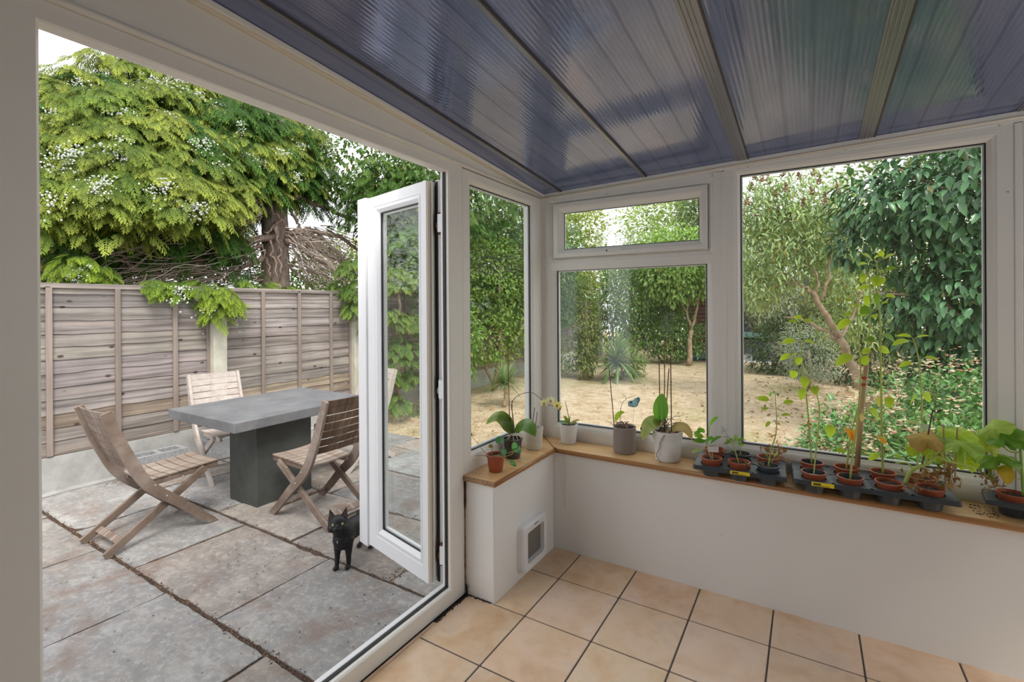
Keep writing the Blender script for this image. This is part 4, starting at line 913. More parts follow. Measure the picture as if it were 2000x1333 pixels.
tree('hedge_bush', 'twiggy green bush filling in behind the tangled limbs at the cypress trunk', 'bush', [([(-7.6, 3.6, -.1), (-7.6, 3.6, 1.5)], .06, .03)], [((-7.7, 3.8, 1.2), (.6, 1.7, 1.1), 3200), ((-7.5, 1.2, 1.1), (.5, 1.4, .8), 2200)], LEAF, (.06, .10), (.06, .13, .03), (.20, .32, .08), hue=.15)
# ---- plants by the side fence --------------------------------------------------------
def cordyline(base, h, n, L, label):
    T = empty('cordyline', (0, 0, 0), label=label, cat='spiky plant'); b = np.array(base)
    limb(T, [b, b+np.array([.02, 0, h*.5]), b+np.array([0, .02, h])], .035, .03, M['bark2'], 'stem')
    d = unit(RNG.normal(size=(n, 3))+np.array([0, 0, .45])); d[:, 2] = np.maximum(d[:, 2], -.25)
    v_ = [(-.5, 0, 0), (.5, 0, 0), (-.6, .35, .04), (.6, .35, .04), (-.42, .72, -.02), (.42, .72, -.02), (0, 1, -.14)]; v_ = [(x*.055, y, z) for x, y, z in v_]
    c = np.array([.17, .27, .10])*RNG.uniform(.7, 1.3, (n, 1))
    scatter('leaves', v_, [(0, 1, 3, 2), (2, 3, 5, 4), (4, 5, 6)], [p[1] for p in v_], np.repeat((b+np.array([0, 0, h]))[None], n, 0)+RNG.normal(size=(n, 3))*.02, frames(d, np.array([[0, 0, 1.]]*n)), RNG.uniform(.7, 1.1, n)*L, c*.8, c*1.25, M['leaf'], T)
b1 = at(985, 795, 'z', ZP); cordyline(b1, .38, 110, .42, 'spiky sword-leaved plant in the bed seen through the narrow side window')
cordyline(at(1205, 742, 'z', ZP), .35, 150, .80, 'spiky sword-leaved plant beside the lawn in the left wide window')
tree('climbing_shrub', 'thin-stemmed leafy shrub against the fence in the narrow side window', 'shrub', [([(-3.9, 5.2, -.12), (-3.8, 5.3, 1), (-3.95, 5.5, 2.2)], .04, .02), ([(-3.9, 5.2, -.12), (-3.7, 5.9, 1), (-3.5, 6.2, 2.0)], .03, .015), ([(-3.9, 5.2, 0), (-4.0, 4.7, 1.1), (-4.1, 4.4, 2.0)], .03, .015)],
     [((-3.85, 5.3, 1.9), (.6, 1.1, .9), 3400), ((-3.9, 6.5, 1.6), (.5, .8, 1.1), 2000), ((-3.7, 5.0, .9), (.5, .8, .5), 1200)], LEAF, (.06, .10), (.07, .16, .03), (.30, .42, .10), hue=.10)
tree('climbing_shrub', 'bushy plant low in the corner of the narrow side window by the door frame', 'shrub', [([(-3.6, 3.6, -.12), (-3.6, 3.6, .9)], .025, .015)], [((-3.7, 3.7, .95), (.5, .5, .75), 1500), ((-3.9, 3.6, 2.0), (.5, .6, .7), 1300)], LEAF, (.06, .11), (.08, .19, .04), (.30, .46, .12), hue=.05)
tree('climbing_shrub', 'dark ivy-like growth over the far side fence, left in the wide window', 'shrub', [([(-4.0, 8.0, -.12), (-4.0, 8, 1.6)], .04, .02)], [((-4.1, 8.4, 1.7), (.5, 1.5, .8), 3600), ((-3.9, 7.5, 2.7), (.8, 1.4, .9), 3000)], LEAF, (.07, .12), (.045, .11, .03), (.16, .28, .08), hue=.05)
tree('climbing_shrub', 'narrow column of leafy growth with a bare foot beside the spiky plant', 'shrub', [([(-2.95, 7.4, -.12), (-2.95, 7.4, 1.4)], .05, .03), ([(-2.85, 7.5, -.12), (-3.0, 7.5, 1.6)], .03, .02)], [((-2.95, 7.4, 1.0), (.28, .30, 1.2), 2300), ((-3.4, 7.6, .35), (.4, .5, .45), 900)], LEAF, (.05, .09), (.07, .13, .03), (.28, .36, .10), hue=.12)
tree('garden_shrub', 'low shrub at the lawn edge right of the spiky plant', 'shrub', [([(-2.3, 8.3, -.12), (-2.3, 8.3, .4)], .03, .02)], [((-2.35, 8.3, .15), (.45, .5, .45), 1300)], LEAF, (.05, .08), (.07, .15, .03), (.26, .36, .10))
tree('garden_shrub', 'rounded mid green shrub in front of the brown shed', 'shrub', [([(-2.0, 11, -.12), (-2.0, 11, .8)], .04, .02)], [((-2.1, 11.2, .75), (.85, .7, .9), 3600), ((-1.3, 11.8, .45), (.9, .4, .5), 1500)], LEAF, (.06, .10), (.08, .17, .05), (.28, .42, .14), hue=.04)
tree('garden_shrub', 'taller leafy shrub behind the spiky plant at the far fence', 'shrub', [([(-3.0, 10.6, -.12), (-3.0, 10.6, 1.8)], .05, .03)], [((-3.1, 10.8, 1.5), (1.0, .9, 1.3), 5200), ((-2.2, 11.6, 2.2), (.9, .8, .8), 2600)], LEAF, (.08, .12), (.06, .14, .03), (.22, .36, .09), hue=.06)
# slim tree on the lawn
def pz(u, v, y): return tuple(at(u, v, 'y', y))
b0 = at(1345, 714, 'z', ZP); yb_ = float(b0[1])
tree('slim_tree', 'slim forked tree standing on the lawn before the brown shed', 'tree', [([tuple(b0), pz(1347, 680, yb_), pz(1350, 645, yb_)], .07, .055), ([pz(1350, 645, yb_), pz(1342, 615, yb_), pz(1330, 590, yb_), pz(1322, 560, yb_)], .035, .015), ([pz(1350, 648, yb_), pz(1360, 610, yb_), pz(1366, 575, yb_), pz(1372, 540, yb_)], .04, .015), ([pz(1342, 615, yb_), pz(1345, 590, yb_), pz(1350, 560, yb_)], .02, .01)],
     [((-1.9, 10.6, 2.25), (1.0, .9, .75), 2600), ((-1.0, 10.9, 2.5), (.9, .8, .7), 2000), ((-1.6, 10.2, 2.9), (1.2, .9, .6), 1600)], LEAF, (.09, .14), (.18, .32, .08), (.42, .58, .20), droop=.8, hue=.04)
# shed and far things -----------------------------------------------------------------
sh_ = empty('garden_shed', (0, 0, 0), label='brown boarded shed at the far end of the lawn behind the slim tree', cat='shed')
mb = MB(); z = .0; rg = random.Random(9)
while z < 1.85:
    c = rg.uniform(.85, 1.1); mb.box((-1.95, 12.85+.012*0, z), (.15, 12.95, z+.108), 0, (.22*c, .105*c, .075*c)); mb.box((-1.95, 12.80, z+.10), (.15, 12.90, z+.113), 0, (.13, .06, .045)); z += .112
mb.build('boarded_wall', M['attr'], sh_); MB().box((-2.15, 12.6, 1.86), (.35, 14.6, 1.95), 0, (.10, .09, .09)).build('roof', M['attr'], sh_); MB().box((-1.9, 12.9, -.1), (.1, 14.4, 1.86), 0, (.16, .08, .06)).build('body', M['attr'], sh_)
MB().box((-2.1, 12.4, -.15), (.6, 12.8, .10), 0, (.34, .35, .36)).build('concrete_plinth', M['attr'], sh_)
tag(MB().box((-2.62, 12.2, .4), (-2.22, 12.3, 1.75), 0, (.45, .47, .50)).build('grey_screen', M['attr'], bevel=.01), 'pale grey upright panel beside the brown shed, half behind leaves', 'panel')
mb = MB(); v = []; n = 9
for j in range(n):
    for i in range(n): v.append((-2.0+.85*i/(n-1), 12.02+.35*j/(n-1), ZP+.03+.09*rg.random()*(0 if i in (0, n-1) else 1)))
mb.add(v, [(j*n+i, j*n+i+1, (j+1)*n+i+1, (j+1)*n+i) for j in range(n-1) for i in range(n-1)], 0, (.02, .24, .62))
tag(mb.build('blue_sheet', M['attr']), 'crumpled blue plastic sheet on the ground at the foot of the shed', 'sheet')
tr_ = empty('trampoline', (0, 0, 0), label='dark netted trampoline with pale teal pad at the edge of the big window', cat='trampoline')
MB().lathe((.25, 13.6, 0), [(1.3, .68), (1.3, 2.2)], 24, 0, (.045, .05, .065), close=False).build('net', M['attr'], tr_); MB().lathe((.25, 13.6, 0), [(1.1, .70), (1.36, .70), (1.36, .56), (1.3, .54)], 24, 0, (.22, .38, .38), close=False).build('edge_pad', M['attr'], tr_)
for k in range(6): a = k*PI/3; MB().tube([(.25+1.3*math.cos(a), 13.6+1.3*math.sin(a), -.12), (.25+1.3*math.cos(a), 13.6+1.3*math.sin(a), 2.25)], .025, 6, 0, (.25, .26, .27)).build('leg', M['attr'], tr_)
MB().lathe((.25, 13.6, 0), [(1.28, -.12), (1.28, .5)], 24, 0, (.13, .15, .17), close=False).build('skirt', M['attr'], tr_)
tag(MB().box((-2.3, 12.25, ZP-.04), (1.4, 12.40, ZP+.035), 0, (.55, .54, .52)).build('lawn_kerb', M['attr'], bevel=.01), 'pale straight kerb at the far end of the lawn', 'kerb')
# ---- backdrop trees -------------------------------------------------------------------
bt = [('pale green birch-like crown in the middle of the fanlight', (-3.6, 17, 3.6), (2.0, 1.6, 2.9), 8000, (.28, .38, .14), (.50, .60, .24)), ('yellower crown low at the left end of the fanlight', (-6.3, 14, 3.2), (1.5, 1.5, 2.6), 6000, (.26, .34, .08), (.50, .55, .18)),
      ('grey green pointed crown at the right end of the fanlight', (-1.75, 15, 3.7), (1.0, 1.0, 2.6), 5200, (.20, .28, .16), (.36, .44, .26)), ('broad green crown behind the slim tree', (-3.0, 15.5, 2.1), (2.8, 1.2, 1.9), 8000, (.16, .28, .08), (.36, .50, .16)),
      ('mixed green crown behind the brown shed', (.6, 16.4, 2.6), (2.6, 1.2, 2.1), 8000, (.20, .27, .12), (.40, .46, .20)), ('dark green backdrop tree behind the far fence', (-7.3, 10.2, 2.6), (1.5, 2.6, 2.6), 8000, (.08, .16, .05), (.24, .36, .10)),
      ('tall olive backdrop tree behind the big-leaved tree', (4.5, 13.5, 3.0), (3.4, 1.5, 3.4), 11000, (.10, .16, .06), (.28, .36, .14)), ('dull green tree far behind the corner evergreen', (-9.5, 9.8, 3.0), (1.6, 2.2, 2.4), 6000, (.10, .20, .06), (.28, .38, .12))]
for i, (lb, c, r, n, ca_, cb_) in enumerate(bt):
    tree('backdrop_tree', lb, 'tree', [([(c[0], c[1], -.1), (c[0]+.1, c[1], c[2]*.5), (c[0], c[1], c[2])], .12, .06)], [(c, r, n)], FAR, (.12, .20), ca_, cb_, group='trees at the end of the garden', hue=.07, shell=(.35, 1.0))
# ---- buddleia with brown seed heads -------------------------------------------------------
BY = 6.3
B_ = tree('buddleia', 'arching grey green shrub with brown seed heads and a leaning bare trunk', 'shrub',
    [([pz(1712, 830, 5.9), pz(1690, 770, 6.0), pz(1665, 715, BY), pz(1640, 662, BY)], .075, .055), ([pz(1640, 662, BY), pz(1618, 625, BY), pz(1600, 595, BY), pz(1590, 570, BY)], .05, .035), ([pz(1640, 662, BY), pz(1600, 640, BY), pz(1560, 622, BY), pz(1530, 620, BY)], .03, .012),
     ([pz(1592, 575, BY), pz(1570, 560, BY), pz(1540, 540, BY), pz(1500, 510, BY)], .025, .008), ([pz(1592, 575, BY), pz(1598, 545, BY), pz(1580, 510, BY), pz(1570, 470, BY)], .022, .008), ([pz(1600, 590, BY), pz(1618, 545, BY), pz(1622, 500, BY), pz(1620, 450, BY)], .028, .01), ([pz(1585, 570, BY), pz(1550, 555, BY), pz(1500, 560, BY), pz(1470, 540, BY)], .018, .007),
     ([pz(1640, 662, BY), pz(1665, 620, BY+.3), pz(1690, 560, BY+.4)], .03, .01)],
    [(pz(1510, 480, BY+.1), (.75, .7, .75), 2300), (pz(1570, 420, BY+.2), (.8, .7, .7), 2300), (pz(1490, 400, BY), (.5, .5, .55), 1000), (pz(1630, 480, BY+.5), (.6, .6, .9), 1800), (pz(1480, 560, BY), (.45, .5, .4), 800), (pz(1660, 620, BY+.9), (.6, .4, .5), 900)],
    LANCE, (.08, .14), (.22, .33, .14), (.50, .60, .32), droop=.5, jit=.9, hue=.14, var=.4, fname='leaves', shell=(.2, 1))
P = []
rg = random.Random(31)
for (u, v) in [(1460, 400), (1475, 425), (1468, 372), (1500, 360), (1515, 385), (1490, 355), (1535, 375), (1530, 345), (1560, 350), (1545, 430), (1570, 405), (1585, 380), (1555, 330), (1600, 360), (1505, 412), (1610, 400), (1475, 352), (1520, 420), (1590, 345), (1620, 420), (1635, 380)]:
    c = at(u, v, 'y', BY-.3+rg.uniform(-.2, .2))
    ln = rg.uniform(.10, .2)
    for k in range(46): q = rg.random(); P.append((c+np.array([rg.gauss(0, .022*(1.2-q)), rg.gauss(0, .022*(1.2-q)), q*ln]), rg.uniform(.008, .014)))
N = len(P); cc = np.array([.30, .17, .10])*RNG.uniform(.6, 1.2, (N, 1))
tag(scatter('seed_heads', ball.v, ball.f, [0]*len(ball.v), np.array([p for p, _ in P]), np.repeat(np.eye(3)[None], N, 0), np.array([s for _, s in P]), cc, cc, M['attr'], B_), kind='stuff')
tree('silver_bush', 'silvery small-leaved bush beneath the leaning trunk', 'bush', [([(1.15, 8.3, -.12), (1.15, 8.3, .6)], .03, .02)], [((1.15, 8.3, .55), (.55, .5, .6), 2600)], FARL, (.05, .08), (.26, .30, .24), (.50, .55, .48))
tree('garden_bush', 'pale feathery bush over the lawn end at the left of the big window', 'bush', [([(.45, 10.4, -.12), (.45, 10.4, 1.2)], .04, .02)], [((.55, 10.6, 1.35), (.75, .6, .65), 2900)], FARL, (.08, .13), (.26, .29, .18), (.52, .55, .38), droop=.8)
tree('garden_bush', 'dark green dense bush at the lawn end in the big window', 'bush', [([(.6, 10.2, -.12), (.6, 10.2, .6)], .04, .02)], [((.75, 10.2, .45), (.85, .6, .75), 3300), ((2.2, 9.2, .6), (1.0, .6, .9), 3000)], FARL, (.08, .13), (.04, .08, .03), (.13, .20, .08))
tree('garden_bush', 'olive brushwood bush behind the leaning trunk', 'bush', [([(2.2, 9.9, -.12), (2.2, 9.9, 1.2)], .04, .02)], [((2.3, 10.1, 1.5), (1.3, .5, 1.1), 4200)], FARL, (.10, .16), (.14, .17, .06), (.34, .38, .16), hue=.12)
# ---- large-leaved evergreen at the right --------------------------------------------------
tree('laurel_tree', 'large dark green broad-leaved tree filling the right of the big window', 'tree',
     [([(3.3, 5.4, -.12), (3.2, 5.3, 1.2), (3.0, 5.2, 2.6)], .09, .05), ([(3.1, 5.2, 2.0), (2.6, 4.8, 2.6), (2.0, 4.6, 3.0)], .035, .012), ([(3.0, 5.2, 2.3), (2.6, 4.5, 2.9), (2.4, 4.0, 3.3)], .03, .01), ([(2.8, 5.0, 1.2), (2.3, 4.7, 1.5), (1.8, 4.6, 1.6)], .03, .01)],
     [((2.75, 4.7, 2.55), (1.05, .9, .85), 1900), ((2.1, 4.8, 2.65), (.75, .6, .42), 750), ((2.85, 4.6, 1.5), (.95, .8, .85), 1900), ((2.35, 4.9, 1.35), (.55, .5, .65), 600), ((2.9, 4.8, .6), (.95, .7, .55), 1200), ((3.4, 4.9, 3.2), (.9, .8, .6), 800), ((1.75, 5.0, 2.2), (.4, .4, .3), 260)],
     OVAL, (.10, .155), (.03, .095, .04), (.12, .25, .10), m=M['gloss'], droop=.95, jit=.65, var=.45, fname='leaves', hue=.005)
# ---- flowering shrub below the big window -----------------------------------------------------
A_ = tree('abelia', 'glossy low shrub covered in small pinkish white flowers below the big window', 'shrub', [([(2.0, 3.0, -.12), (2.0, 3.0, .3)], .02, .01), ([(1.5, 2.6, -.12), (1.4, 2.5, .3)], .015, .008), ([(2.4, 3.0, -.12), (2.5, 3.1, .5)], .015, .008)],
     [((2.15, 3.0, .30), (.75, .7, .55), 4600), ((1.55, 2.6, .15), (.50, .55, .45), 2600), ((2.6, 3.3, .45), (.7, .7, .5), 2600), ((1.30, 2.2, .15), (.28, .4, .42), 1100), ((2.1, 2.1, .2), (.7, .5, .5), 2400)], LEAF, (.035, .065), (.06, .16, .05), (.20, .40, .11), m=M['gloss'], droop=.2, fname='leaves', hue=.02)
pf = T_leaf(.7, -.1, .1); PP = []; DD = []; CC = []
for (c, r, n) in [((2.15, 3.0, .34), (.80, .75, .60), 330), ((1.55, 2.6, .18), (.54, .6, .5), 190), ((2.6, 3.3, .5), (.75, .75, .55), 200), ((2.1, 2.1, .24), (.72, .52, .52), 190), ((1.35, 2.2, .2), (.3, .4, .42), 45)]:
    p, d = blob(n, c, r, (.92, 1.05)); ok = (p[:, 2] > .05)
    for q, w in zip(p[ok], d[ok]):
        for f_i in range(rg.randint(3, 6)):
            ctr = q+np.array([rg.gauss(0, .022), rg.gauss(0, .022), rg.gauss(0, .016)]); pk = rg.random() < .35; base = rg.uniform(0, 6)
            for k in range(5):
                a = base+k*2*PI/5; PP.append(ctr); DD.append((math.cos(a)+w[0]*.5, math.sin(a)+w[1]*.5, .5)); CC.append((.62, .30, .27) if pk else (.85, .74, .66))
N = len(PP); CC = np.array(CC)
tag(scatter('flowers', pf[0], pf[1], pf[2], np.array(PP), frames(np.array(DD), np.array([[0, 0, 1.]]*N)), RNG.uniform(.013, .021, N), CC*.85, CC, M['petal'], A_), kind='stuff')

# ================================================================== THE CAT
fur = mat('black_fur', (.012, .0115, .013), .48, 0, .35); t = NT(fur); t.bump(t.noise(220, 3, sc=(1, 1, .5)), .35, .003)
fa = math.atan2(-.944, .329)-PI/2
cat = empty('cat', (-1.262, -.380, ZP), fa, label='black cat with yellow green eyes standing by the open door leaf', cat='cat')
def ell(mb, c, r, Rm=None, org=(0, 0, 0)):
    b = MB().ball((0, 0, 0), 1, 18, 12); vs = []
    for v_ in b.v:
        q = Vector((v_[0]*r[0]+c[0], v_[1]*r[1]+c[1], v_[2]*r[2]+c[2]))
        if Rm: q = Rm @ q
        vs.append(q+Vector(org))
    mb.add(vs, b.f)
mb = MB()
ell(mb, (0, -.015, .19), (.060, .078, .080)); ell(mb, (0, .018, .185), (.053, .050, .066)); ell(mb, (0, -.12, .195), (.057, .11, .066)); ell(mb, (0, -.235, .20), (.052, .075, .066))
mb.tube([(0, -.03, .205), (0, .015, .235), (.004, .030, .27)], [.060, .056, .050], 16)
for s_ in (-1, 1):
    o_ = .012 if s_ > 0 else -.012
    mb.tube([(s_*.034, -.005, .19), (s_*.036, .0, .14), (s_*.034, .003+o_*.5, .08), (s_*.032, .006+o_, .025)], [.032, .026, .0165, .0135], 12); ell(mb, (s_*.032, .016+o_, .012), (.017, .025, .012))
    ell(mb, (s_*.036, -.235, .155), (.028, .055, .062))
    mb.tube([(s_*.040, -.225, .13), (s_*.042, -.245, .10), (s_*.042, -.305, .072), (s_*.042, -.290, .035), (s_*.042, -.272, .014)], [.030, .022, .014, .0125, .013], 12); ell(mb, (s_*.042, -.258, .011), (.017, .030, .011))
mb.tube([(0, -.29, .215), (0, -.335, .19), (.01, -.38, .13), (.03, -.42, .085), (.05, -.47, .07)], [.018, .015, .013, .012, .009], 12)
HR = Euler((math.radians(10), 0, math.radians(30))).to_matrix(); HR = HR @ Matrix.Scale(1.17, 3); HO = (.006, .045, .288)
ell(mb, (0, 0, 0), (.050, .048, .041), HR, HO); ell(mb, (0, .008, .012), (.040, .040, .034), HR, HO)
for s_ in (-1, 1):
    ell(mb, (s_*.026, .018, -.014), (.025, .027, .021), HR, HO)
    ell(mb, (s_*.010, .043, -.016), (.0125, .0125, .010), HR, HO)
    b = HR @ Vector((s_*.029, -.004, .022)); tp2 = HR @ Vector((s_*.043, -.006, .080))
    # ear: a thin-walled triangular cone
    e0 = [(s_*.008, .004, .036), (s_*.050, .002, .010), (s_*.036, -.022, .026)]; q = [HR @ Vector(p_)+Vector(HO) for p_ in e0]; tt = HR @ Vector((s_*.041, -.004, .077))+Vector(HO)
    tt2 = [tt+Vector((dx, dy, 0)) for dx, dy in ((.003, .002), (-.003, .002), (0, -.003))]
    mb.add(q+tt2, [(2, 1, 0), (3, 4, 5), (0, 1, 4, 3), (1, 2, 5, 4), (2, 0, 3, 5)])
ell(mb, (0, .040, -.024), (.012, .012, .009), HR, HO); ell(mb, (0, .040, -.002), (.010, .016, .012), HR, HO)
body = mb.build('body', fur, cat, smooth=True)
rm = body.modifiers.new('remesh', 'REMESH'); rm.mode = 'VOXEL'; rm.voxel_size = .0035; rm.use_smooth_shade = True
sm = body.modifiers.new('smooth', 'SMOOTH'); sm.factor = .5; sm.iterations = 4
eye_m = mat('cat_eye', (.36, .42, .10), .12, 0, .8); blk = mat('pupil_black', (.004, .004, .004), .2)
def hp(p_): return tuple(HR @ Vector(p_)+Vector(HO))
for s_ in (-1, 1):
    ey = MB().ball(hp((s_*.0205, .0370, .0055)), .0092, 14, 10).build('eye', eye_m, cat, smooth=True, label='yellow green eye')
    MB().ball(hp((s_*.0205+.000, .0436, .0062)), .0036, 8, 6, 0, None, (.6, .8, 1.3)).build('pupil', blk, ey, smooth=True)
MB().ball(hp((0, .0535, -.010)), .0042, 8, 6).build('nose', mat('cat_nose', (.035, .03, .03), .4), cat, smooth=True)
for s_ in (-1, 1):
    e0 = [(s_*.016, .0075, .036), (s_*.043, .0060, .020)]; MB().add([hp(e0[0]), hp(e0[1]), hp((s_*.040, .004, .066))], [(0, 1, 2)]).build('ear_lining', mat('ear_skin', (.07, .045, .045), .8), cat)
MB().ball((-.004, .0685, .19), .0065, 6, 4, 0, None, (.6, .35, 1.6)).build('chest_spot', mat('pale_spot', (.4, .4, .4), .9), cat, smooth=True)  # small pale spot on the chest

# ================================================================== POTS ON THE SILL
def bigleaf(parent, name, p0, pm, p1, w, up=(0, -.35, 1), cA=(.1, .3, .04), cB=None, m=None, fold=.12, n=9, prof=None, curl=.0, label=None):
    """broad leaf along the curve p0-pm-p1 with midrib fold"""
    p0, pm, p1 = map(lambda q: np.array(q, float), (p0, pm, p1)); cB = cB or cA; vs = []; cs = []
    for i in range(n+1):
        t_ = i/n; c = (1-t_)**2*p0+2*t_*(1-t_)*(2*pm-.5*(p0+p1))+t_*t_*p1
        d = 2*(1-t_)*((2*pm-.5*(p0+p1))-p0)+2*t_*(p1-(2*pm-.5*(p0+p1))); d = d/(np.linalg.norm(d)+1e-9)
        x = np.cross(d, np.array(up, float)); x = x/(np.linalg.norm(x)+1e-9); z = np.cross(x, d)
        ww = w*(prof(t_) if prof else (math.sin(PI*min(1, t_**.8*.97+.02))**.65))
        if i == n: ww = w*.02
        for q, fz in ((-1, fold), (-.5, fold*.35), (0, 0), (.5, fold*.35), (1, fold)):
            vs.append(c+x*q*ww/2+z*(fz-curl*abs(q))*ww/2); k = abs(q)*.6+.4*t_; cs.append(tuple(np.array(cA)*(1-k)+np.array(cB)*k))
    fs = [(i*5+j, i*5+j+1, (i+1)*5+j+1, (i+1)*5+j) for i in range(n) for j in range(4)]
    mb = MB(); mb.add(vs, fs); mb.c = cs
    o = mb.build(name, m or M['seed'], parent, smooth=True, fix=False)
    if label: o['label'] = label
    return o
def stem(parent, pts, r0, r1, col=(.30, .42, .10), name='stem', m=None, a=0, n=4, sides=7):
    c = wob(pts, a, n, 1) if len(pts) > 2 else [np.array(p) for p in pts]
    return MB().tube(c, [r0+(r1-r0)*i/max(1, len(c)-1) for i in range(len(c))], sides, 0, col).build(name, m or M['attr'], parent, smooth=True)
def potted(name, x, y, rt, rb, h, m, label, cat='potted plant', thick=.004, soil=.02, rim=None, z=ZS, inner=None, group=None, n=36, wobf=None, dress=None):
    root = empty(name, (x, y, z), label=label, cat=cat, group=group)
    if dress: prof = dress
    else: prof = [(rb*.9, 0), (rb, .004), (rt-(rt-rb)*.0, h-.002), (rt, h)]
    pin = [(rt-thick, h), (rb+(rt-rb)*.45-thick, h*.4)]
    mb = MB(); mb.lathe((0, 0, 0), prof, n, 0, close='bottom'); mb.lathe((0, 0, 0), [(prof[-1][0], h), (prof[-1][0]-thick, h), (rb+(rt-rb)*.3-thick, h*.3)], n, 1, close=False)
    if rim: mb.lathe((0, 0, 0), [(rt, h-rim), (rt+.003, h-rim), (rt+.0035, h), (rt-thick, h+.0005)], n, 0, close=False)
    mb.build('pot', [m, inner or m], root, smooth=True).modifiers.new('edges', 'EDGE_SPLIT').split_angle = .6
    rs = rb+(rt-rb)*(h-soil)/h-thick*.8
    mb = MB(); vs = [(0, 0, h-soil+.004)]
    for rr in (.35, .7, 1): vs += [(rs*rr*math.cos(2*PI*k/20), rs*rr*math.sin(2*PI*k/20), h-soil+random.uniform(-.003, .005)*(rr < 1)) for k in range(20)]
    fs = [(0, 1+k, 1+(k+1) % 20) for k in range(20)]+[(1+j*20+k, 1+(j+1)*20+k, 1+(j+1)*20+(k+1) % 20, 1+j*20+(k+1) % 20) for j in range(2) for k in range(20)]
    mb.add(vs, fs); mb.build('soil', M['soil'], root, smooth=True)
    return root
def loc(root): l = np.array(root.location); return lambda p: tuple(np.array(p)-l)
def m6(u, v, y, dy=0): return at(880+u/3.921, 640+v/3.921, 'y', y+dy)
M['cer_cream'] = mat('cream_ceramic', (.68, .64, .57), .3); M['cer_white'] = mat('white_ceramic', (.80, .80, .80), .22); M['cer_taupe'] = mat('taupe_ceramic', (.30, .255, .235), .5)
M['clearpot'] = mat('smoky_orchid_pot', (.055, .050, .045), .18, 0, .7)
# 1 small terracotta pot with a trailing plant
p1 = potted('trailing_plant', -.243, -.238, .047, .036, .088, M['pot_red'], 'small terracotta plastic pot with a thin trailing plant at the open end of the sill', rim=.010, soil=.014)
L = loc(p1); y0 = -.238; G1 = (.42, .40, .18); g = lambda u, v, dy=0: L(m6(u, v, y0, dy))
for pts in ([g(290, 985), g(200, 985, -.02), g(135, 1060, -.05), g(98, 1190, -.06)], [g(290, 985), g(240, 930), g(160, 830, .02)], [g(300, 985), g(380, 985, -.02), g(450, 1040, -.03), g(490, 1045, -.04)], [g(300, 985), g(380, 975), g(450, 960, -.01), g(530, 930, -.01)], [g(300, 985), g(400, 990), g(470, 970, -.02), g(520, 905, -.02)], [g(315, 985), g(318, 940), g(312, 905)]):
    stem(p1, pts, .0020, .0013, G1)
for a_, b_, w, c in (((95, 1190), (68, 1235), .030, (.10, .28, .08)), ((100, 1200), (92, 1260), .026, (.12, .34, .10)), ((160, 830), (148, 815), .024, (.12, .15, .05)), ((455, 1020), (505, 1068), .026, (.08, .26, .06)), ((470, 1030), (490, 1050), .018, (.1, .3, .07)), ((412, 925), (408, 990), .036, (.06, .22, .06)),
                   ((470, 895), (515, 925), .032, (.12, .36, .08)), ((495, 915), (538, 960), .036, (.08, .26, .08)), ((345, 860), (412, 878), .038, (.06, .22, .07)), ((318, 925), (300, 895), .026, (.34, .30, .10)), ((500, 940), (470, 915), .026, (.1, .3, .07))):
    q0, q1 = np.array(g(*a_, -.02)), np.array(g(*b_, -.03)); bigleaf(p1, 'leaf', q0, (q0+q1)/2+np.array([0, -.004, .004]), q1, w, (0, -1, .5), c, tuple(np.array(c)*1.15), M['gloss'], n=6)
# 2 moth orchid in a smoky plastic pot, flowering stem arching right
p2 = potted('orchid', -.285, .0, .053, .042, .108, M['clearpot'], 'moth orchid in a dark see-through pot with broad leaves and arching yellow white blooms', rim=.006, soil=.010)
L = loc(p2); g = lambda u, v, dy=0: L(m6(u, v, 0.0, dy)); GD = (.09, .20, .03); GY = (.33, .40, .06)
bigleaf(p2, 'leaf', g(478, 815), g(380, 680, -.03), g(272, 742, -.06), .085, (.1, -.7, 1), GD, GY, M['gloss'], n=12, curl=.25)
bigleaf(p2, 'leaf', g(485, 805), g(425, 715, .01), g(372, 645, .02), .090, (-.5, -.9, .5), (.08, .22, .04), (.14, .30, .06), M['gloss'], n=12, fold=.2)
bigleaf(p2, 'leaf', g(488, 800), g(570, 740, -.02), g(648, 835, -.05), .095, (.2, -.8, 1), (.09, .22, .03), (.18, .30, .06), M['gloss'], n=12, curl=.3)
stem(p2, [g(455, 830), g(437, 140)], .0028, .0025, (.30, .13, .05), 'stake'); stem(p2, [g(478, 830), g(470, 560)], .0022, .002, (.32, .16, .07), 'stake')
stem(p2, [g(490, 820), g(480, 690), g(466, 600), g(490, 545), g(545, 508), g(620, 500), g(670, 530), g(740, 590, .02), g(820, 610, .03)], .0022, .0015, (.20, .15, .10), 'flower_stem')
for a_, b_ in (((470, 815), (440, 870)), ((490, 815), (515, 860)), ((480, 815), (482, 870)), ((500, 820), (545, 850)), ((460, 820), (432, 862))):
    stem(p2, [g(*a_, -.02), g((a_[0]+b_[0])/2, (a_[1]+b_[1])/2-6, -.04), g(*b_, -.045)], .0032, .0025, (.50, .42, .33), 'root')
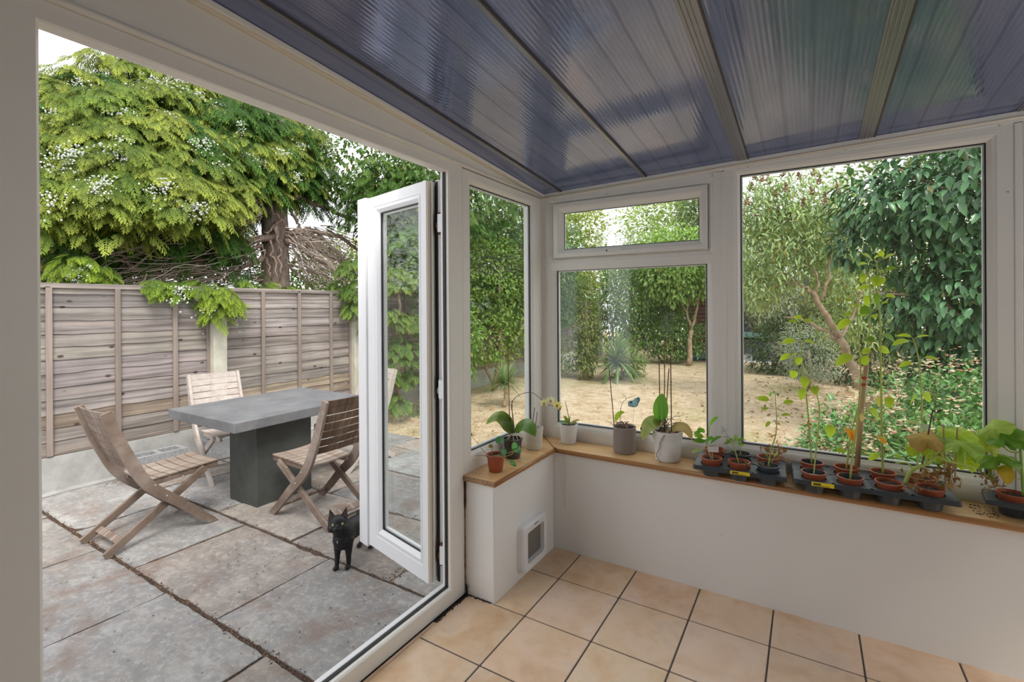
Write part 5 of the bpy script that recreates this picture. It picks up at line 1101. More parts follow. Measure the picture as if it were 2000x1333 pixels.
def bloom(parent, c, s, fx, face=(.5, -.8, .2), ya=(.86, .84, .60), yb=(.92, .90, .80)):
    fr = np.array(face)/np.linalg.norm(face); rt = np.cross(fr, [0, 0, 1.]); rt /= np.linalg.norm(rt); up_ = np.cross(rt, fr); c = np.array(c)
    fl = MB(); root = None
    for k, (ang, ln, w) in enumerate(((90, 1, .62), (210, .95, .55), (330, .95, .55), (20, 1.08, 1.0), (160, 1.08, 1.0))):
        a = math.radians(ang); d = rt*math.cos(a)+up_*math.sin(a); p_ = c-fr*(.002 if k < 3 else -.001)
        o = bigleaf(parent if root is None else root, 'bloom' if root is None else 'petal', p_, p_+d*s*ln*.5+fr*.004, p_+d*s*ln, s*w, tuple(fr), ya, yb, M['petal'], n=7, fold=-.08)
        if root is None: root = o
    MB().ball(tuple(c+fr*.004-up_*.004), .0055, 8, 5, 0, (.55, .10, .25)).build('lip', M['attr'], root, smooth=True)
    bigleaf(root, 'petal', c+fr*.004-up_*.003, c+fr*.008-up_*.008, c+fr*.006-up_*.015, .010, tuple(fr), (.75, .35, .15), (.85, .65, .2), M['petal'], n=4)
bloom(p2, g(715, 580, -.01), .026, 0); bloom(p2, g(768, 560, .01), .026, 0, (.2, -.9, .3)); bloom(p2, g(812, 592, .0), .025, 0, (.8, -.5, -.1), (.88, .78, .25), (.92, .88, .55)); bloom(p2, g(835, 615, .02), .018, 0, (.9, -.2, -.3), (.88, .78, .25), (.92, .86, .45))
# 3 cream pot behind
p3 = potted('empty_orchid_pot', -.262, .205, .058, .046, .130, M['cer_cream'], 'tall cream ceramic pot with two short dark sticks, behind the orchid', 'plant pot', thick=.005, soil=.03)
L = loc(p3); g = lambda u, v, dy=0: L(m6(u, v, .205, dy))
stem(p3, [g(618, 790), g(645, 615)], .0022, .002, (.08, .06, .05), 'stick'); stem(p3, [g(645, 790), g(664, 648)], .0022, .002, (.08, .06, .05), 'stick')
# 4 white pot
p4 = potted('orchid', -.135, .423, .058, .046, .120, M['cer_white'], 'plain white pot with a short-leaved orchid at the corner of the sills', thick=.005, soil=.012)
L = loc(p4); g = lambda u, v, dy=0: L(m6(u, v, .423, dy))
stem(p4, [g(910, 745), g(905, 690), g(880, 568)], .0026, .0018, (.10, .08, .04), 'stick'); MB().ball(g(893, 633), .004, 6, 4, 0, (.08, .06, .03)).build('knot', M['attr'], p4)
for a_, b_, w, c in (((905, 742), (825, 722), .026, (.15, .30, .10)), ((905, 740), (862, 676), .026, (.42, .55, .10)), ((908, 735), (922, 668), .022, (.30, .46, .08)), ((915, 742), (990, 710), .026, (.50, .40, .12)), ((915, 745), (970, 735), .022, (.20, .32, .1))):
    q0, q1 = np.array(g(*a_)), np.array(g(*b_, -.02)); bigleaf(p4, 'leaf', q0, (q0+q1)/2+np.array([0, 0, .006]), q1, w, (0, -.6, 1), c, c, M['gloss'], n=7)
# 5 taupe pot with pattern
def waff(a, z): return .010*(math.sin(a*26)*math.sin(z*330))
p5 = potted('orchid', .228, .416, .066, .063, .150, M['cer_taupe'], 'taupe waffle-textured cylindrical pot with a bare wilted orchid and one dark stake', thick=.006, soil=.014,
            n=120, dress=[(.060, 0), (.063, .004)]+[(.0640, .01+.005*i) for i in range(27)]+[(.066, .147), (.066, .150)])
MB().lathe((0, 0, 0), [(.0645, .012+.0045*i) for i in range(29)], 150, 0, close=False, wob=lambda a, z: .018*max(0, math.sin(a*30)*math.sin(z*420))).build('relief', M['cer_taupe'], p5, smooth=True)
L = loc(p5); g = lambda u, v, dy=0: L(m6(u, v, .416, dy))
stem(p5, [g(1255, 770), g(1212, 295)], .0028, .0026, (.16, .09, .05), 'stake')
bigleaf(p5, 'leaf', g(1262, 720), g(1290, 665), g(1335, 652), .034, (0, -.8, .6), (.36, .55, .06), (.46, .62, .08), M['seed'], n=8)
stem(p5, [g(1290, 760), g(1300, 690), g(1308, 600), g(1345, 548), g(1420, 520)], .0022, .0012, (.45, .36, .16), 'flower_stem'); stem(p5, [g(1345, 548), g(1335, 525), g(1318, 520)], .0016, .0012, (.5, .38, .15), 'flower_stem')
rg = random.Random(3); mb = MB()
for k in range(26):
    a = rg.uniform(0, 2*PI); q = .045; s0 = (rg.uniform(-.02, .02), rg.uniform(-.02, .02), .138); e_ = (q*math.cos(a)*rg.uniform(.6, 1.5), q*math.sin(a)*rg.uniform(.5, 1.2), .142+rg.uniform(-.004, .03))
    md = ((s0[0]+e_[0])/2, (s0[1]+e_[1])/2, .155+rg.uniform(0, .02)); mb.tube(wob([s0, md, e_], .001, 3, k), .0018, 5, 0, (.42*rg.uniform(.5, 1.2), .30*rg.uniform(.5, 1.1), .20))
mb.build('dry_roots', M['attr'], p5, fix=False)
stem(p5, [g(1250, 750, -.01), g(1215, 725, -.03), g(1180, 708, -.05)], .0018, .001, (.50, .33, .22), 'root')
# 6 white ribbed pot with four stakes
p6 = potted('orchid', .478, .400, .082, .066, .165, M['cer_white'], 'large white ribbed pot with a spotted orchid leaf and four thin stakes', thick=.006, soil=.016,
            dress=[(.062, 0), (.066, .004)]+[(.066+.016*(i/40)+.0012*math.sin(i*1.57), .006+.155*i/40) for i in range(41)]+[(.0825, .165)], n=48)
L = loc(p6); g = lambda u, v, dy=0: L(m6(u, v, .400, dy)); BR = (.25, .11, .05)
for a_, b_, c in (((1605, 800), (1597, 255), BR), ((1636, 800), (1640, 112), (.33, .15, .06)), ((1640, 800), (1672, 315), BR), ((1692, 800), (1685, 212), (.12, .10, .05))):
    stem(p6, [g(*a_), g(*b_)], .0030, .0028, c, 'stake')
MB().ball(g(1638, 300), .0045, 6, 4).build('clip', M['gasket'], p6); MB().ball(g(1597, 290), .004, 6, 4).build('clip', M['gasket'], p6); MB().ball(g(1690, 418), .004, 6, 4).build('clip', M['gasket'], p6)
bigleaf(p6, 'leaf', g(1605, 725), g(1612, 610, -.01), g(1624, 505, -.01), .088, (-.1, -1, .2), (.13, .33, .05), (.17, .38, .07), M['seed'], n=12, fold=.10)
bigleaf(p6, 'leaf', g(1605, 720), g(1520, 740, -.05), g(1472, 862, -.09), .105, (-.5, -1, .5), (.20, .34, .05), (.48, .48, .10), M['gloss'], n=12, curl=.2, label='drooping yellowing leaf with a dark spot')
MB().ball(g(1458, 775, -.088), .008, 8, 5, 0, (.12, .03, .03), (.5, .5, 1.1)).build('leaf_spot', M['attr'], p6)
bigleaf(p6, 'leaf', g(1680, 790, .02), g(1780, 765, .0), g(1850, 862, -.01), .060, (.3, -.8, .8), (.72, .60, .28), (.62, .42, .16), M['dry'], n=9, label='pale withered leaf hanging right')
rg = random.Random(4); mb = MB()
for k in range(22):
    s0 = np.array(g(1620+rg.uniform(-20, 40), 780)); e_ = np.array(g(rg.uniform(1560, 1770), rg.uniform(680, 760), rg.uniform(-.05, .05))); md = (s0+e_)/2+np.array([0, 0, rg.uniform(.005, .03)])
    mb.tube(wob([s0, md, e_], .0015, 3, k), .0017, 5, 0, (.30*rg.uniform(.7, 1.3), .24, .17))
mb.build('aerial_roots', M['attr'], p6, fix=False)
stem(p6, [g(1640, 810, -.05), g(1635, 830, -.085), g(1605, 880, -.085), g(1598, 930, -.08), g(1578, 970, -.078), g(1585, 1000, -.075), g(1605, 1030, -.07)], .0032, .0022, (.35, .33, .30), 'hanging_root', a=.001)
rg = random.Random(6); mb = MB()
for k in range(60): a = rg.uniform(0, 2*PI); r = rg.uniform(.0, .06); mb.ball((r*math.cos(a), r*math.sin(a), .150+rg.uniform(0, .006)), rg.uniform(.004, .009), 5, 4, 0, rg.choice([(.35, .22, .14), (.5, .36, .24), (.2, .12, .08)]))
tag(mb.build('bark_chips', M['attr'], p6), kind='stuff')
# butterfly on a wire
bf = empty('butterfly_ornament', tuple(m6(1395, 762, .405)), label='small turquoise butterfly ornament on a wire, stuck in the taupe pot', cat='ornament'); L = loc(bf); g = lambda u, v, dy=0: L(m6(u, v, .405, dy))
stem(bf, [g(1395, 762), g(1400, 690), g(1408, 605)], .0009, .0009, (.2, .2, .2), 'wire', m=M['steel'])
mt = mat('butterfly_wing', (.2, .5, .6), .45); t = NT(mt); t.base(t.ramp(t.noise(60, 3, dist=1.0), [(.30, (.10, .28, .34)), (.42, (.26, .58, .62)), (.60, (.50, .78, .76)), (.75, (.72, .86, .80))]))
def wing(pts, th=.0015):
    P_ = [np.array(g(u, v)) for u, v in pts]; mb = MB(); n = len(P_)
    mb.add([p_ for p_ in P_]+[p_+np.array([0, th, 0]) for p_ in P_], [tuple(range(n)), tuple(range(2*n-1, n-1, -1))]+[(i, (i+1) % n, n+(i+1) % n, n+i) for i in range(n)]); return mb
w_ = wing([(1360, 602), (1357, 575), (1370, 562), (1395, 560), (1415, 540), (1438, 532), (1450, 540), (1451, 560), (1440, 580), (1433, 602), (1415, 612), (1395, 612), (1380, 606)]).build('wing', mt, bf)
for u, v, rx in ((1436, 545, .007), (1440, 558, .006), (1436, 572, .006), (1430, 588, .005)):
    MB().ball(g(u, v, -.001), rx*.5, 8, 5, 0, (.01, .015, .02), (1.4, .3, .8)).build('wing_mark', M['attr'], w_)
MB().ball(g(1383, 574, -.001), .006, 10, 6, 0, (.03, .12, .25), (1.1, .3, .9)).build('eye_spot', M['attr'], w_); MB().tube([g(1358, 600, -.002), g(1395, 606, -.002)], .0018, 6, 0, (.03, .05, .06)).build('body', M['attr'], bf)

# ================================================================== SEEDLING TRAYS
def tray(x0, y0, nx, ny, px, py, z, label, rz=0, r=.050, lab=None):
    root = empty('seedling_tray', (x0, y0, ZS), rz, label=label, cat='seed tray', group=None)
    zt = z-ZS; n = 28; mb = MB(); e = .012
    for i in range(nx):
        for j in range(ny):
            a0, a1, b0, b1 = i*px-(e if i == 0 else 0), (i+1)*px+(e if i == nx-1 else 0), j*py-(e if j == 0 else 0), (j+1)*py+(e if j == ny-1 else 0)
            cx, cy = (i+.5)*px, (j+.5)*py; vs = []
            for k in range(n):
                a = 2*PI*k/n; c_, s_ = math.cos(a), math.sin(a); vs.append((cx+r*c_, cy+r*s_, zt-.002))
                tx = ((a1-cx) if c_ > 0 else (cx-a0))/max(abs(c_), 1e-6); ty = ((b1-cy) if s_ > 0 else (cy-b0))/max(abs(s_), 1e-6); q = min(tx, ty); vs.append((cx+q*c_, cy+q*s_, zt))
            mb.add(vs, [(2*k, 2*k+1, 2*((k+1) % n)+1, 2*((k+1) % n)) for k in range(n)])
    A0, A1, B0, B1 = -e, nx*px+e, -e, ny*py+e
    def rr(d, w): return [(q[0]+(A0+A1)/2, q[1]+(B0+B1)/2) for q in rrect(A1-A0+w, B1-B0+w, .014)]
    rr_sweep(mb, [(rr(0, .001), zt), (rr(0, .005), zt-.002), (rr(0, .008), zt-.020), (rr(0, .004), zt-.020)], lambda a, b, d: (a, b, d))
    mb.build('rim', M['tray'], root, smooth=False)
    for i in range(nx):
        for j in range(ny):
            cx, cy = (i+.5)*px, (j+.5)*py
            MB().lathe((cx, cy, 0), [(.0005, .001), (.036, .001), (.039, .004), (.044, .03), (.0505, zt-.004), (r+.0006, zt-.002), (r-.001, zt-.002), (.042, .03), (.036, .005), (.0005, .004)], 28, 0, close=False, wob=lambda a, z_: .018*(1 if math.sin(a*8) > .55 else 0)).build('cell', M['tray'], root, smooth=False)
    if lab:
        ax, w, h, dz = lab; lb = MB().box((ax, -e-.0062, zt-.019+dz), (ax+w, -e-.0048, zt-.019+dz+h)).build('price_label', M['yellow'], root, label='yellow price label')
        mb = MB(); mb.box((ax+w*.08, -e-.0068, zt-.019+dz+h*.35), (ax+w*.42, -e-.0061, zt-.019+dz+h*.75)); mb.box((ax+w*.08, -e-.0068, zt-.019+dz+h*.15), (ax+w*.8, -e-.0061, zt-.019+dz+h*.25)); mb.build('print', M['ink'], lb)
    return root
t1 = tray(.668, .198, 3, 2, .126, .126, .668, 'black six-cell seedling tray, the smaller left one on the long sill', .055, lab=(.155, .085, .016, .002))
t2 = tray(1.100, .212, 4, 2, .138, .124, .672, 'black eight-cell seedling tray in the middle of the right sill', .06, lab=(.055, .085, .018, .001))
t3 = tray(1.772, .335, 3, 1, .138, .126, .672, 'black seedling tray cut off by the right edge of the picture', -.12)
def cell(t_, i, j, px, py):
    c, s_ = math.cos(t_.rotation_euler.z), math.sin(t_.rotation_euler.z); a, b = (i+.5)*px, (j+.5)*py
    return t_.location.x+a*c-b*s_, t_.location.y+a*s_+b*c
def plug(name, xy, label, red=True, soil=.012, dz=0.0, inner=None, group=None):
    return potted(name, xy[0], xy[1], .0475, .034, .084, M['pot_red'] if red else M['tray'], label, thick=.0022, soil=soil, rim=.008, z=ZS+.0052+dz, inner=inner or (M['pot_red'] if red else M['pot_dark']), n=32)
g8 = lambda u, v, y, dy=0: at(1450+u/3.175, 480+v/3.175, 'y', y+dy)
g5 = lambda u, v, y, dy=0: at(1330+u/7.407, 800+v/7.407, 'y', y+dy)
g7 = lambda u, v, y, dy=0: at(1760+u/5.333, 800+v/5.333, 'y', y+dy)
YG = (.40, .55, .05); YG2 = (.52, .66, .08)
def grow(root, gf, y, st, leaves, r0=.0038, r1=.0022, col=(.50, .58, .16), w=.5, c=YG, c2=YG2, m=None, seed=0):
    """stem through photo points in the plane of the pot, leaves each with its stalk"""
    L = loc(root); rg = random.Random(seed); pts = [gf(u, v, y) for u, v in st]; base = np.array(root.location)+np.array([0, 0, .070])
    off = base-pts[0]; N = len(pts)-1
    pts = [p+off*max(0, 1-2.2*i/N) for i, p in enumerate(pts)]
    stem(root, [L(p) for p in pts], r0, r1, col, n=5)
    for lf in leaves:
        (au, av), (bu, bv), (cu, cv) = lf[:3]; ww = lf[3] if len(lf) > 3 else w; cc = lf[4] if len(lf) > 4 else c
        dy = rg.uniform(-.045, .035); a, b, d = gf(au, av, y), gf(bu, bv, y, dy*.5), gf(cu, cv, y, dy)
        ln = np.linalg.norm(d-b); k = rg.uniform(.85, 1.2); ccc = tuple(np.array(cc)*k)
        stem(root, [L(a), L((a+b)/2+np.array([0, 0, .004])), L(b)], .0014, .0010, (.60, .64, .36), 'leaf_stalk', n=2, sides=5)
        bigleaf(root, 'leaf', L(b), L((b+d)/2+np.array([0, -.1, .12])*ln), L(d), ln*ww*1.15, (rg.uniform(-.4, .4), rg.uniform(-1.2, -.4), .8), ccc, tuple(np.array(c2)*k) if len(lf) < 5 else ccc, m or M['seed'], n=7, fold=.10)
# middle tray --------------------------------------------------------------------------------
cA_, cB_, cC_, cD_ = [cell(t2, i, 1, .138, .124) for i in range(4)]; cE_, cF_, cG_, cH_ = [cell(t2, i, 0, .138, .124) for i in range(4)]
s = plug('sunflower_seedling', cA_, 'thin tall seedling with paired leaves, back left pot of the middle tray', soil=.024, inner=M['pot_dark'], dz=.010)
grow(s, g8, cA_[1], [(430, 1310), (415, 1100), (400, 950), (378, 780), (362, 600), (355, 490), (347, 462)],
     [((362, 605), (328, 592), (247, 606)), ((362, 605), (385, 590), (450, 612)), ((352, 480), (338, 474), (283, 478)), ((352, 475), (375, 466), (445, 482)), ((350, 468), (320, 448), (372, 452), .6), ((382, 800), (388, 815), (385, 888), .62), ((378, 870), (380, 888), (362, 962), .55), ((412, 1080), (412, 1085), (405, 1130), .3, (.42, .25, .08))], seed=1)
s = plug('sunflower_seedling', cE_, 'leaning bent seedling, front left pot of the middle tray with a lilac tag', soil=.024, inner=M['pot_dark'])
grow(s, g8, cE_[1], [(530, 1330), (525, 1150), (518, 1000), (480, 920), (430, 850), (380, 800), (345, 765), (328, 730), (322, 690)],
     [((325, 700), (298, 684), (230, 712)), ((335, 762), (322, 776), (314, 826), .75), ((332, 705), (348, 690), (348, 742), .7), ((322, 690), (316, 682), (338, 664), .5), ((322, 690), (325, 684), (305, 670), .5), ((430, 860), (446, 872), (452, 928), .7), ((528, 1110), (546, 1112), (544, 1192), .6)], r0=.003, r1=.0018, seed=2)
lt = MB(); q = .040; lt.box((-.030, -.030, .066), (.034, .012, .069), 0, (.50, .46, .56)); lt.build('plant_tag', M['attr'], s, label='flat lilac grey tag')
s = plug('sunflower_seedling', cF_, 'tall slender seedling, second pot from left in the front of the middle tray', soil=.030, inner=M['pot_dark'])
grow(s, g8, cF_[1], [(770, 1325), (762, 1150), (755, 1000), (740, 800), (728, 680), (718, 500), (710, 360), (706, 330)],
     [((728, 690), (682, 682), (580, 748), .55), ((732, 700), (738, 690), (765, 745), .95), ((735, 680), (740, 665), (800, 655), .9), ((712, 470), (672, 466), (585, 522), .5), ((712, 385), (690, 378), (742, 376), .7), ((708, 430), (690, 424), (618, 440), .35), ((706, 345), (684, 338), (635, 346), .5), ((756, 1012), (790, 1008), (848, 1088), .55), ((745, 1020), (742, 1040), (738, 1095), .4, (.62, .50, .26))], r0=.0042, seed=3)
s = plug('sunflower_seedling', cB_, 'seedling tied with red bands to a thick bamboo cane, back of the middle tray', soil=.016, dz=.006)
L = loc(s); yB = cB_[1]
grow(s, g8, yB, [(690, 1320), (700, 1150), (740, 950), (775, 740), (785, 560), (795, 400), (790, 260), (786, 180)],
     [((786, 185), (760, 176), (716, 205), .4), ((788, 200), (812, 190), (822, 262), .5), ((792, 330), (775, 310), (770, 380), .5), ((785, 560), (772, 570), (810, 600), .9, (.20, .34, .06)), ((790, 420), (770, 400), (735, 440), .7, (.24, .38, .06)), ((790, 300), (830, 300), (835, 370), .5, (.22, .36, .06)), ((786, 180), (800, 150), (830, 165), .5)], seed=4)
ca = MB().tube([L(at(1674, 912, 'y', yB)), L(at(1682, 810, 'y', yB)), L(at(1692, 712, 'y', yB))], [.0115, .011, .0105], 12).build('bamboo_cane', M['bamboo'], s, smooth=True)
for v_ in (738, 751): p = L(at(1690-(v_-712)*.1, v_, 'y', yB)); MB().lathe(p, [(.0125, -.006), (.0135, 0), (.0125, .006)], 12, 0, (.50, .07, .04), close=False).build('red_tie', M['attr'], s)
s = plug('sunflower_seedling', cC_, 'tallest seedling with many round leaves at the top, back of the middle tray', soil=.014, dz=.006)
grow(s, g8, cC_[1], [(912, 1325), (895, 1150), (880, 960), (865, 720), (857, 560), (850, 430), (842, 300), (838, 180), (832, 100)],
     [((860, 555), (872, 550), (948, 602), .75, (.16, .30, .04)), ((862, 640), (840, 640), (912, 668), .75), ((850, 330), (888, 314), (952, 322), .4), ((845, 250), (835, 235), (835, 180), .5, (.22, .36, .06)), ((840, 225), (848, 200), (852, 250), .95), ((835, 165), (884, 155), (960, 140), .4, (.24, .38, .05)), ((833, 110), (880, 82), (955, 52), .5), ((833, 105), (800, 85), (742, 52), .7),
      ((833, 100), (815, 78), (858, 62), .7), ((833, 130), (775, 112), (714, 124), .55), ((878, 920), (850, 942), (848, 998), .6, (.50, .48, .14)), ((880, 915), (912, 938), (908, 1012), .6), ((850, 400), (805, 392), (732, 425), .8, (.20, .34, .05)), ((842, 300), (800, 262), (706, 272), .45), ((850, 420), (862, 360), (905, 352), .35), ((833, 100), (870, 70), (850, 32), .6), ((800, 440), (815, 430), (822, 455), .8),
      ((835, 150), (760, 180), (740, 235), .5), ((905, 1290), (850, 1300), (780, 1330), .5), ((905, 1300), (940, 1300), (985, 1318), .5)], r0=.005, r1=.0028, seed=5)
s = plug('sunflower_seedling', cD_, 'seedling with a bowed top behind the squash leaves, back right of the middle tray', dz=.004)
grow(s, g8, cD_[1], [(1150, 1390), (1145, 1250), (1128, 1040), (1110, 860), (1098, 740), (1080, 650), (1062, 590), (1055, 580)],
     [((1060, 590), (1048, 566), (955, 562), .3), ((1058, 600), (1032, 590), (928, 622), .4), ((1065, 585), (1080, 570), (1162, 562), .3), ((1095, 735), (1130, 694), (1222, 716), .35), ((1090, 745), (1050, 726), (968, 758), .35), ((1118, 930), (1122, 915), (1165, 972), .7), ((1128, 1110), (1105, 1108), (1022, 1098), .4, (.42, .52, .26)), ((1132, 1128), (1150, 1118), (1098, 1155), .5, (.52, .60, .50)), ((1120, 930), (1080, 925), (1040, 985), .15)], r0=.004, seed=6)
# squash plants
def squash(root, gf, y, c, rad, col, lift=.3, seed=0, nrm=(0, -.55, .85), dy=0, m=None, dry=False, curl=.5, label=None):
    rg = random.Random(seed); L = loc(root); C0 = gf(c[0], c[1], y, dy); nz_ = np.array(nrm)*np.array([.8, .55, 1.35]); nz_ = nz_/np.linalg.norm(nz_); col = tuple(min(.8, q_*1.22) for q_ in col); ax = np.cross([0, 1., .0], nz_); ax = np.array([1., 0, 0]) if np.linalg.norm(ax) < .1 else ax/np.linalg.norm(ax); ay = np.cross(nz_, ax)
    n = 30; vs = [L(C0)]; cs = [tuple(np.array(col)*1.15)]
    for ri, q in enumerate((.35, .7, 1.0)):
        for k in range(n):
            a = 2*PI*k/n; lob = 1+.07*math.cos(5*a)+.03*math.sin(15*a+seed)-(.55 if abs(a-1.5*PI) < .22 else 0)*q; r = rad*q*lob
            z = -curl*rad*q*q*(.6+.25*math.sin(3*a+seed))+rad*.05*math.sin(10*a+seed)*q
            vs.append(L(C0+ax*r*math.cos(a)+ay*r*math.sin(a)+nz_*z)); kk = rg.uniform(.85, 1.12)
            cs.append(tuple(np.array(col)*kk if not dry else (np.array(col)*(1-q*.4)+np.array((.35, .18, .05))*q*.4)*kk))
    fs = [(0, 1+k, 1+(k+1) % n) for k in range(n)]+[(1+j*n+k, 1+(j+1)*n+k, 1+(j+1)*n+(k+1) % n, 1+j*n+(k+1) % n) for j in range(2) for k in range(n)]
    mb = MB(); mb.add(vs, fs); mb.c = cs; o = mb.build('leaf', m or M['seed'], root, smooth=True, fix=False)
    if label: o['label'] = label
    return o
def crumple(root, p, r, n, seed=0):
    L = loc(root); rg = random.Random(seed); l_ = L(p)
    for k in range(n):
        c = np.array(l_)+np.array([rg.gauss(0, r*.5), rg.gauss(0, r*.35), rg.gauss(0, r*.5)]); d = np.array([rg.gauss(0, 1), rg.gauss(0, 1), rg.gauss(0, 1)]); d = d/np.linalg.norm(d)*r*rg.uniform(.6, 1.1)
        bigleaf(root, 'withered_leaf', c-d/2, c+np.array([rg.gauss(0, 1), rg.gauss(0, 1), rg.gauss(0, 1)])*r*.3, c+d/2, r*rg.uniform(.5, .9), (rg.gauss(0, 1), rg.gauss(0, 1), rg.gauss(0, 1)+.2), (.40*rg.uniform(.7, 1.2), .25*rg.uniform(.7, 1.1), .10), (.28, .15, .06), M['dry'], n=5, fold=rg.uniform(-.8, .8), prof=lambda t_: (.5+.5*math.sin(t_*9+k))*math.sin(PI*min(1, t_+.05))**.4)
G_ = (.40, .54, .05); ST = (.46, .56, .14)
s = plug('squash_plant', cG_, 'squash plant with thick pale bent stem, third front pot of the middle tray'); L = loc(s); y = cG_[1]
q = lambda u, v, dy=0: L(g7(u, v, y, dy))
stem(s, [q(45, 770), q(75, 690), q(130, 625), q(220, 590), q(300, 555), q(345, 500), q(400, 505), q(500, 545), q(620, 570), q(760, 610)], .0085, .0045, ST, n=5)
for a, b, c_ in (((165, 590), (175, 500), (195, 425)), ((265, 570), (268, 500), (262, 430)), ((345, 500), (335, 400), (295, 320)), ((440, 520), (420, 420), (372, 345)), ((650, 575), (660, 480), (640, 380)), ((130, 625), (60, 560), (-60, 560))): stem(s, [q(*a), q(*b), q(*c_)], .004, .003, ST, 'leaf_stalk')
squash(s, g7, y, (270, 290), .066, (.50, .35, .10), seed=1, nrm=(0, -.75, .65), dry=True, m=M['dry'], curl=.7, dy=-.02, label='curled brown dying leaf'); squash(s, g7, y, (170, 395), .042, G_, seed=2, nrm=(-.1, -.8, .5)); squash(s, g7, y, (590, 250), .062, (.44, .58, .06), seed=3, nrm=(0, -.8, .6), dy=.03)
squash(s, g7, y, (610, 345), .070, (.30, .45, .08), seed=4, nrm=(0, -.55, .8), dy=-.02); squash(s, g7, y, (350, 465), .038, G_, seed=5, nrm=(.1, -.9, .5), dy=.03); squash(s, g7, y, (680, 545), .040, (.46, .58, .05), seed=6, nrm=(0, -.9, .4), dy=.02); squash(s, g7, y, (700, 430), .048, (.26, .38, .05), seed=8, nrm=(0, -.95, .3), dy=.03)
crumple(s, g7(95, 820, y, -.05), .030, 8, 1); crumple(s, g7(250, 750, y, -.03), .036, 9, 2); crumple(s, g7(150, 680, y, 0), .03, 5, 3)
stem(s, [q(200, 650), q(240, 470), q(330, 5)], .0032, .0028, (.16, .08, .07), 'stick')
bigleaf(s, 'flower', L(g8(685, 1215, y)), L(g8(672, 1170, y)), L(g8(632, 1130, y)), .022, (0, -1, .3), (.90, .36, .03), (.95, .45, .05), M['petal'], label='orange trumpet flower'); bigleaf(s, 'flower', L(g8(682, 1212, y)), L(g8(690, 1165, y)), L(g8(706, 1140, y)), .020, (0, -1, .3), (.90, .36, .03), (.95, .45, .05), M['petal'], label='orange trumpet flower')
stem(s, [L(g8(655, 1330, y)), L(g8(670, 1270, y)), L(g8(683, 1215, y))], .0025, .002, ST, 'flower_stalk'); bigleaf(s, 'flower', L(g8(888, 1232, y)), L(g8(868, 1205, y)), L(g8(836, 1180, y)), .020, (0, -1, .3), (.80, .42, .05), (.75, .40, .08), M['petal'], label='wilted orange flower')
squash(s, g8, y, (612, 1268), .018, G_, seed=12, nrm=(0, -.9, .4), dy=.05)
s = plug('squash_plant', cH_, 'withered squash plant with two thin sticks, front right pot of the middle tray'); L = loc(s); y = cH_[1]; q = lambda u, v, dy=0: L(g7(u, v, y, dy))
stem(s, [q(462, 780), q(450, 480), q(440, 160)], .0032, .003, (.42, .30, .18), 'stick'); stem(s, [q(560, 770), q(568, 500), q(586, 190)], .003, .0028, (.36, .24, .14), 'stick')
crumple(s, g7(470, 690, y, 0), .046, 12, 5); crumple(s, g7(540, 650, y, 0), .040, 8, 6); crumple(s, g7(410, 560, y, 0), .03, 4, 7); MB().ball(L(g7(578, 785, y, 0)), .004, 8, 5, 0, (.85, .85, .85)).build('white_bead', M['attr'], s)
stem(s, [q(500, 780), q(520, 640), q(550, 600)], .004, .003, (.36, .26, .14))
# right-hand tray
cI_, cJ_ = cell(t3, 0, 0, .138, .126), cell(t3, 1, 0, .138, .126)
s = plug('squash_plant', cI_, 'yellowing squash plant with drooping orange leaf in the tray at right'); L = loc(s); y = cI_[1]; q = lambda u, v, dy=0: L(g7(u, v, y, dy))
stem(s, [q(960, 760), q(925, 650), q(945, 580), q(970, 540)], .007, .006, (.28, .40, .10)); stem(s, [q(965, 740), q(900, 695), q(800, 630), q(700, 590), q(600, 560)], .004, .003, ST)
stem(s, [q(950, 600), q(860, 420), q(800, 380)], .003, .002, ST, 'leaf_stalk')
squash(s, g7, y, (960, 190), .060, (.44, .55, .12), seed=21, nrm=(-.6, -.6, .5)); squash(s, g7, y, (890, 300), .048, (.46, .54, .10), seed=22, nrm=(-.2, -.8, .5)); squash(s, g7, y, (870, 525), .044, (.32, .46, .05), seed=23, nrm=(0, -.6, .7)); squash(s, g7, y, (930, 395), .038, (.48, .52, .12), seed=27, nrm=(.3, -.8, .4))
bigleaf(s, 'leaf', q(1040, 590), q(1090, 660, -.03), q(1110, 790, -.05), .052, (0, -1, .2), (.62, .52, .06), (.70, .35, .03), M['dry'], label='hanging yellow and orange leaf')
crumple(s, g7(900, 745, y, -.01), .034, 9, 9); crumple(s, g7(1030, 770, y, -.02), .034, 7, 10); crumple(s, g7(830, 740, y, -.01), .02, 4, 11)
for u, v in ((762, 470), (560, 560), (900, 300), (780, 545)): MB().ball(q(u, v), .0045, 7, 5, 0, (.85, .42, .04), (1, 1, 1.6)).build('flower_bud', M['attr'], s)
s = plug('squash_plant', cJ_, 'dark green squash plant with large arching leaves at the right edge of the picture'); L = loc(s); y = cJ_[1]; q = lambda u, v, dy=0: L(g7(u, v, y, dy))
stem(s, [q(1275, 900), q(1262, 700), q(1250, 520), q(1240, 400)], .0055, .004, (.24, .40, .08)); stem(s, [q(1262, 700), q(1150, 520), q(1000, 470)], .004, .003, ST, 'leaf_stalk'); stem(s, [q(1240, 450), q(1130, 440), q(1060, 380)], .003, .003, ST, 'leaf_stalk'); stem(s, [q(1265, 725), q(1190, 724), q(1125, 722)], .0022, .002, ST, 'tendril')
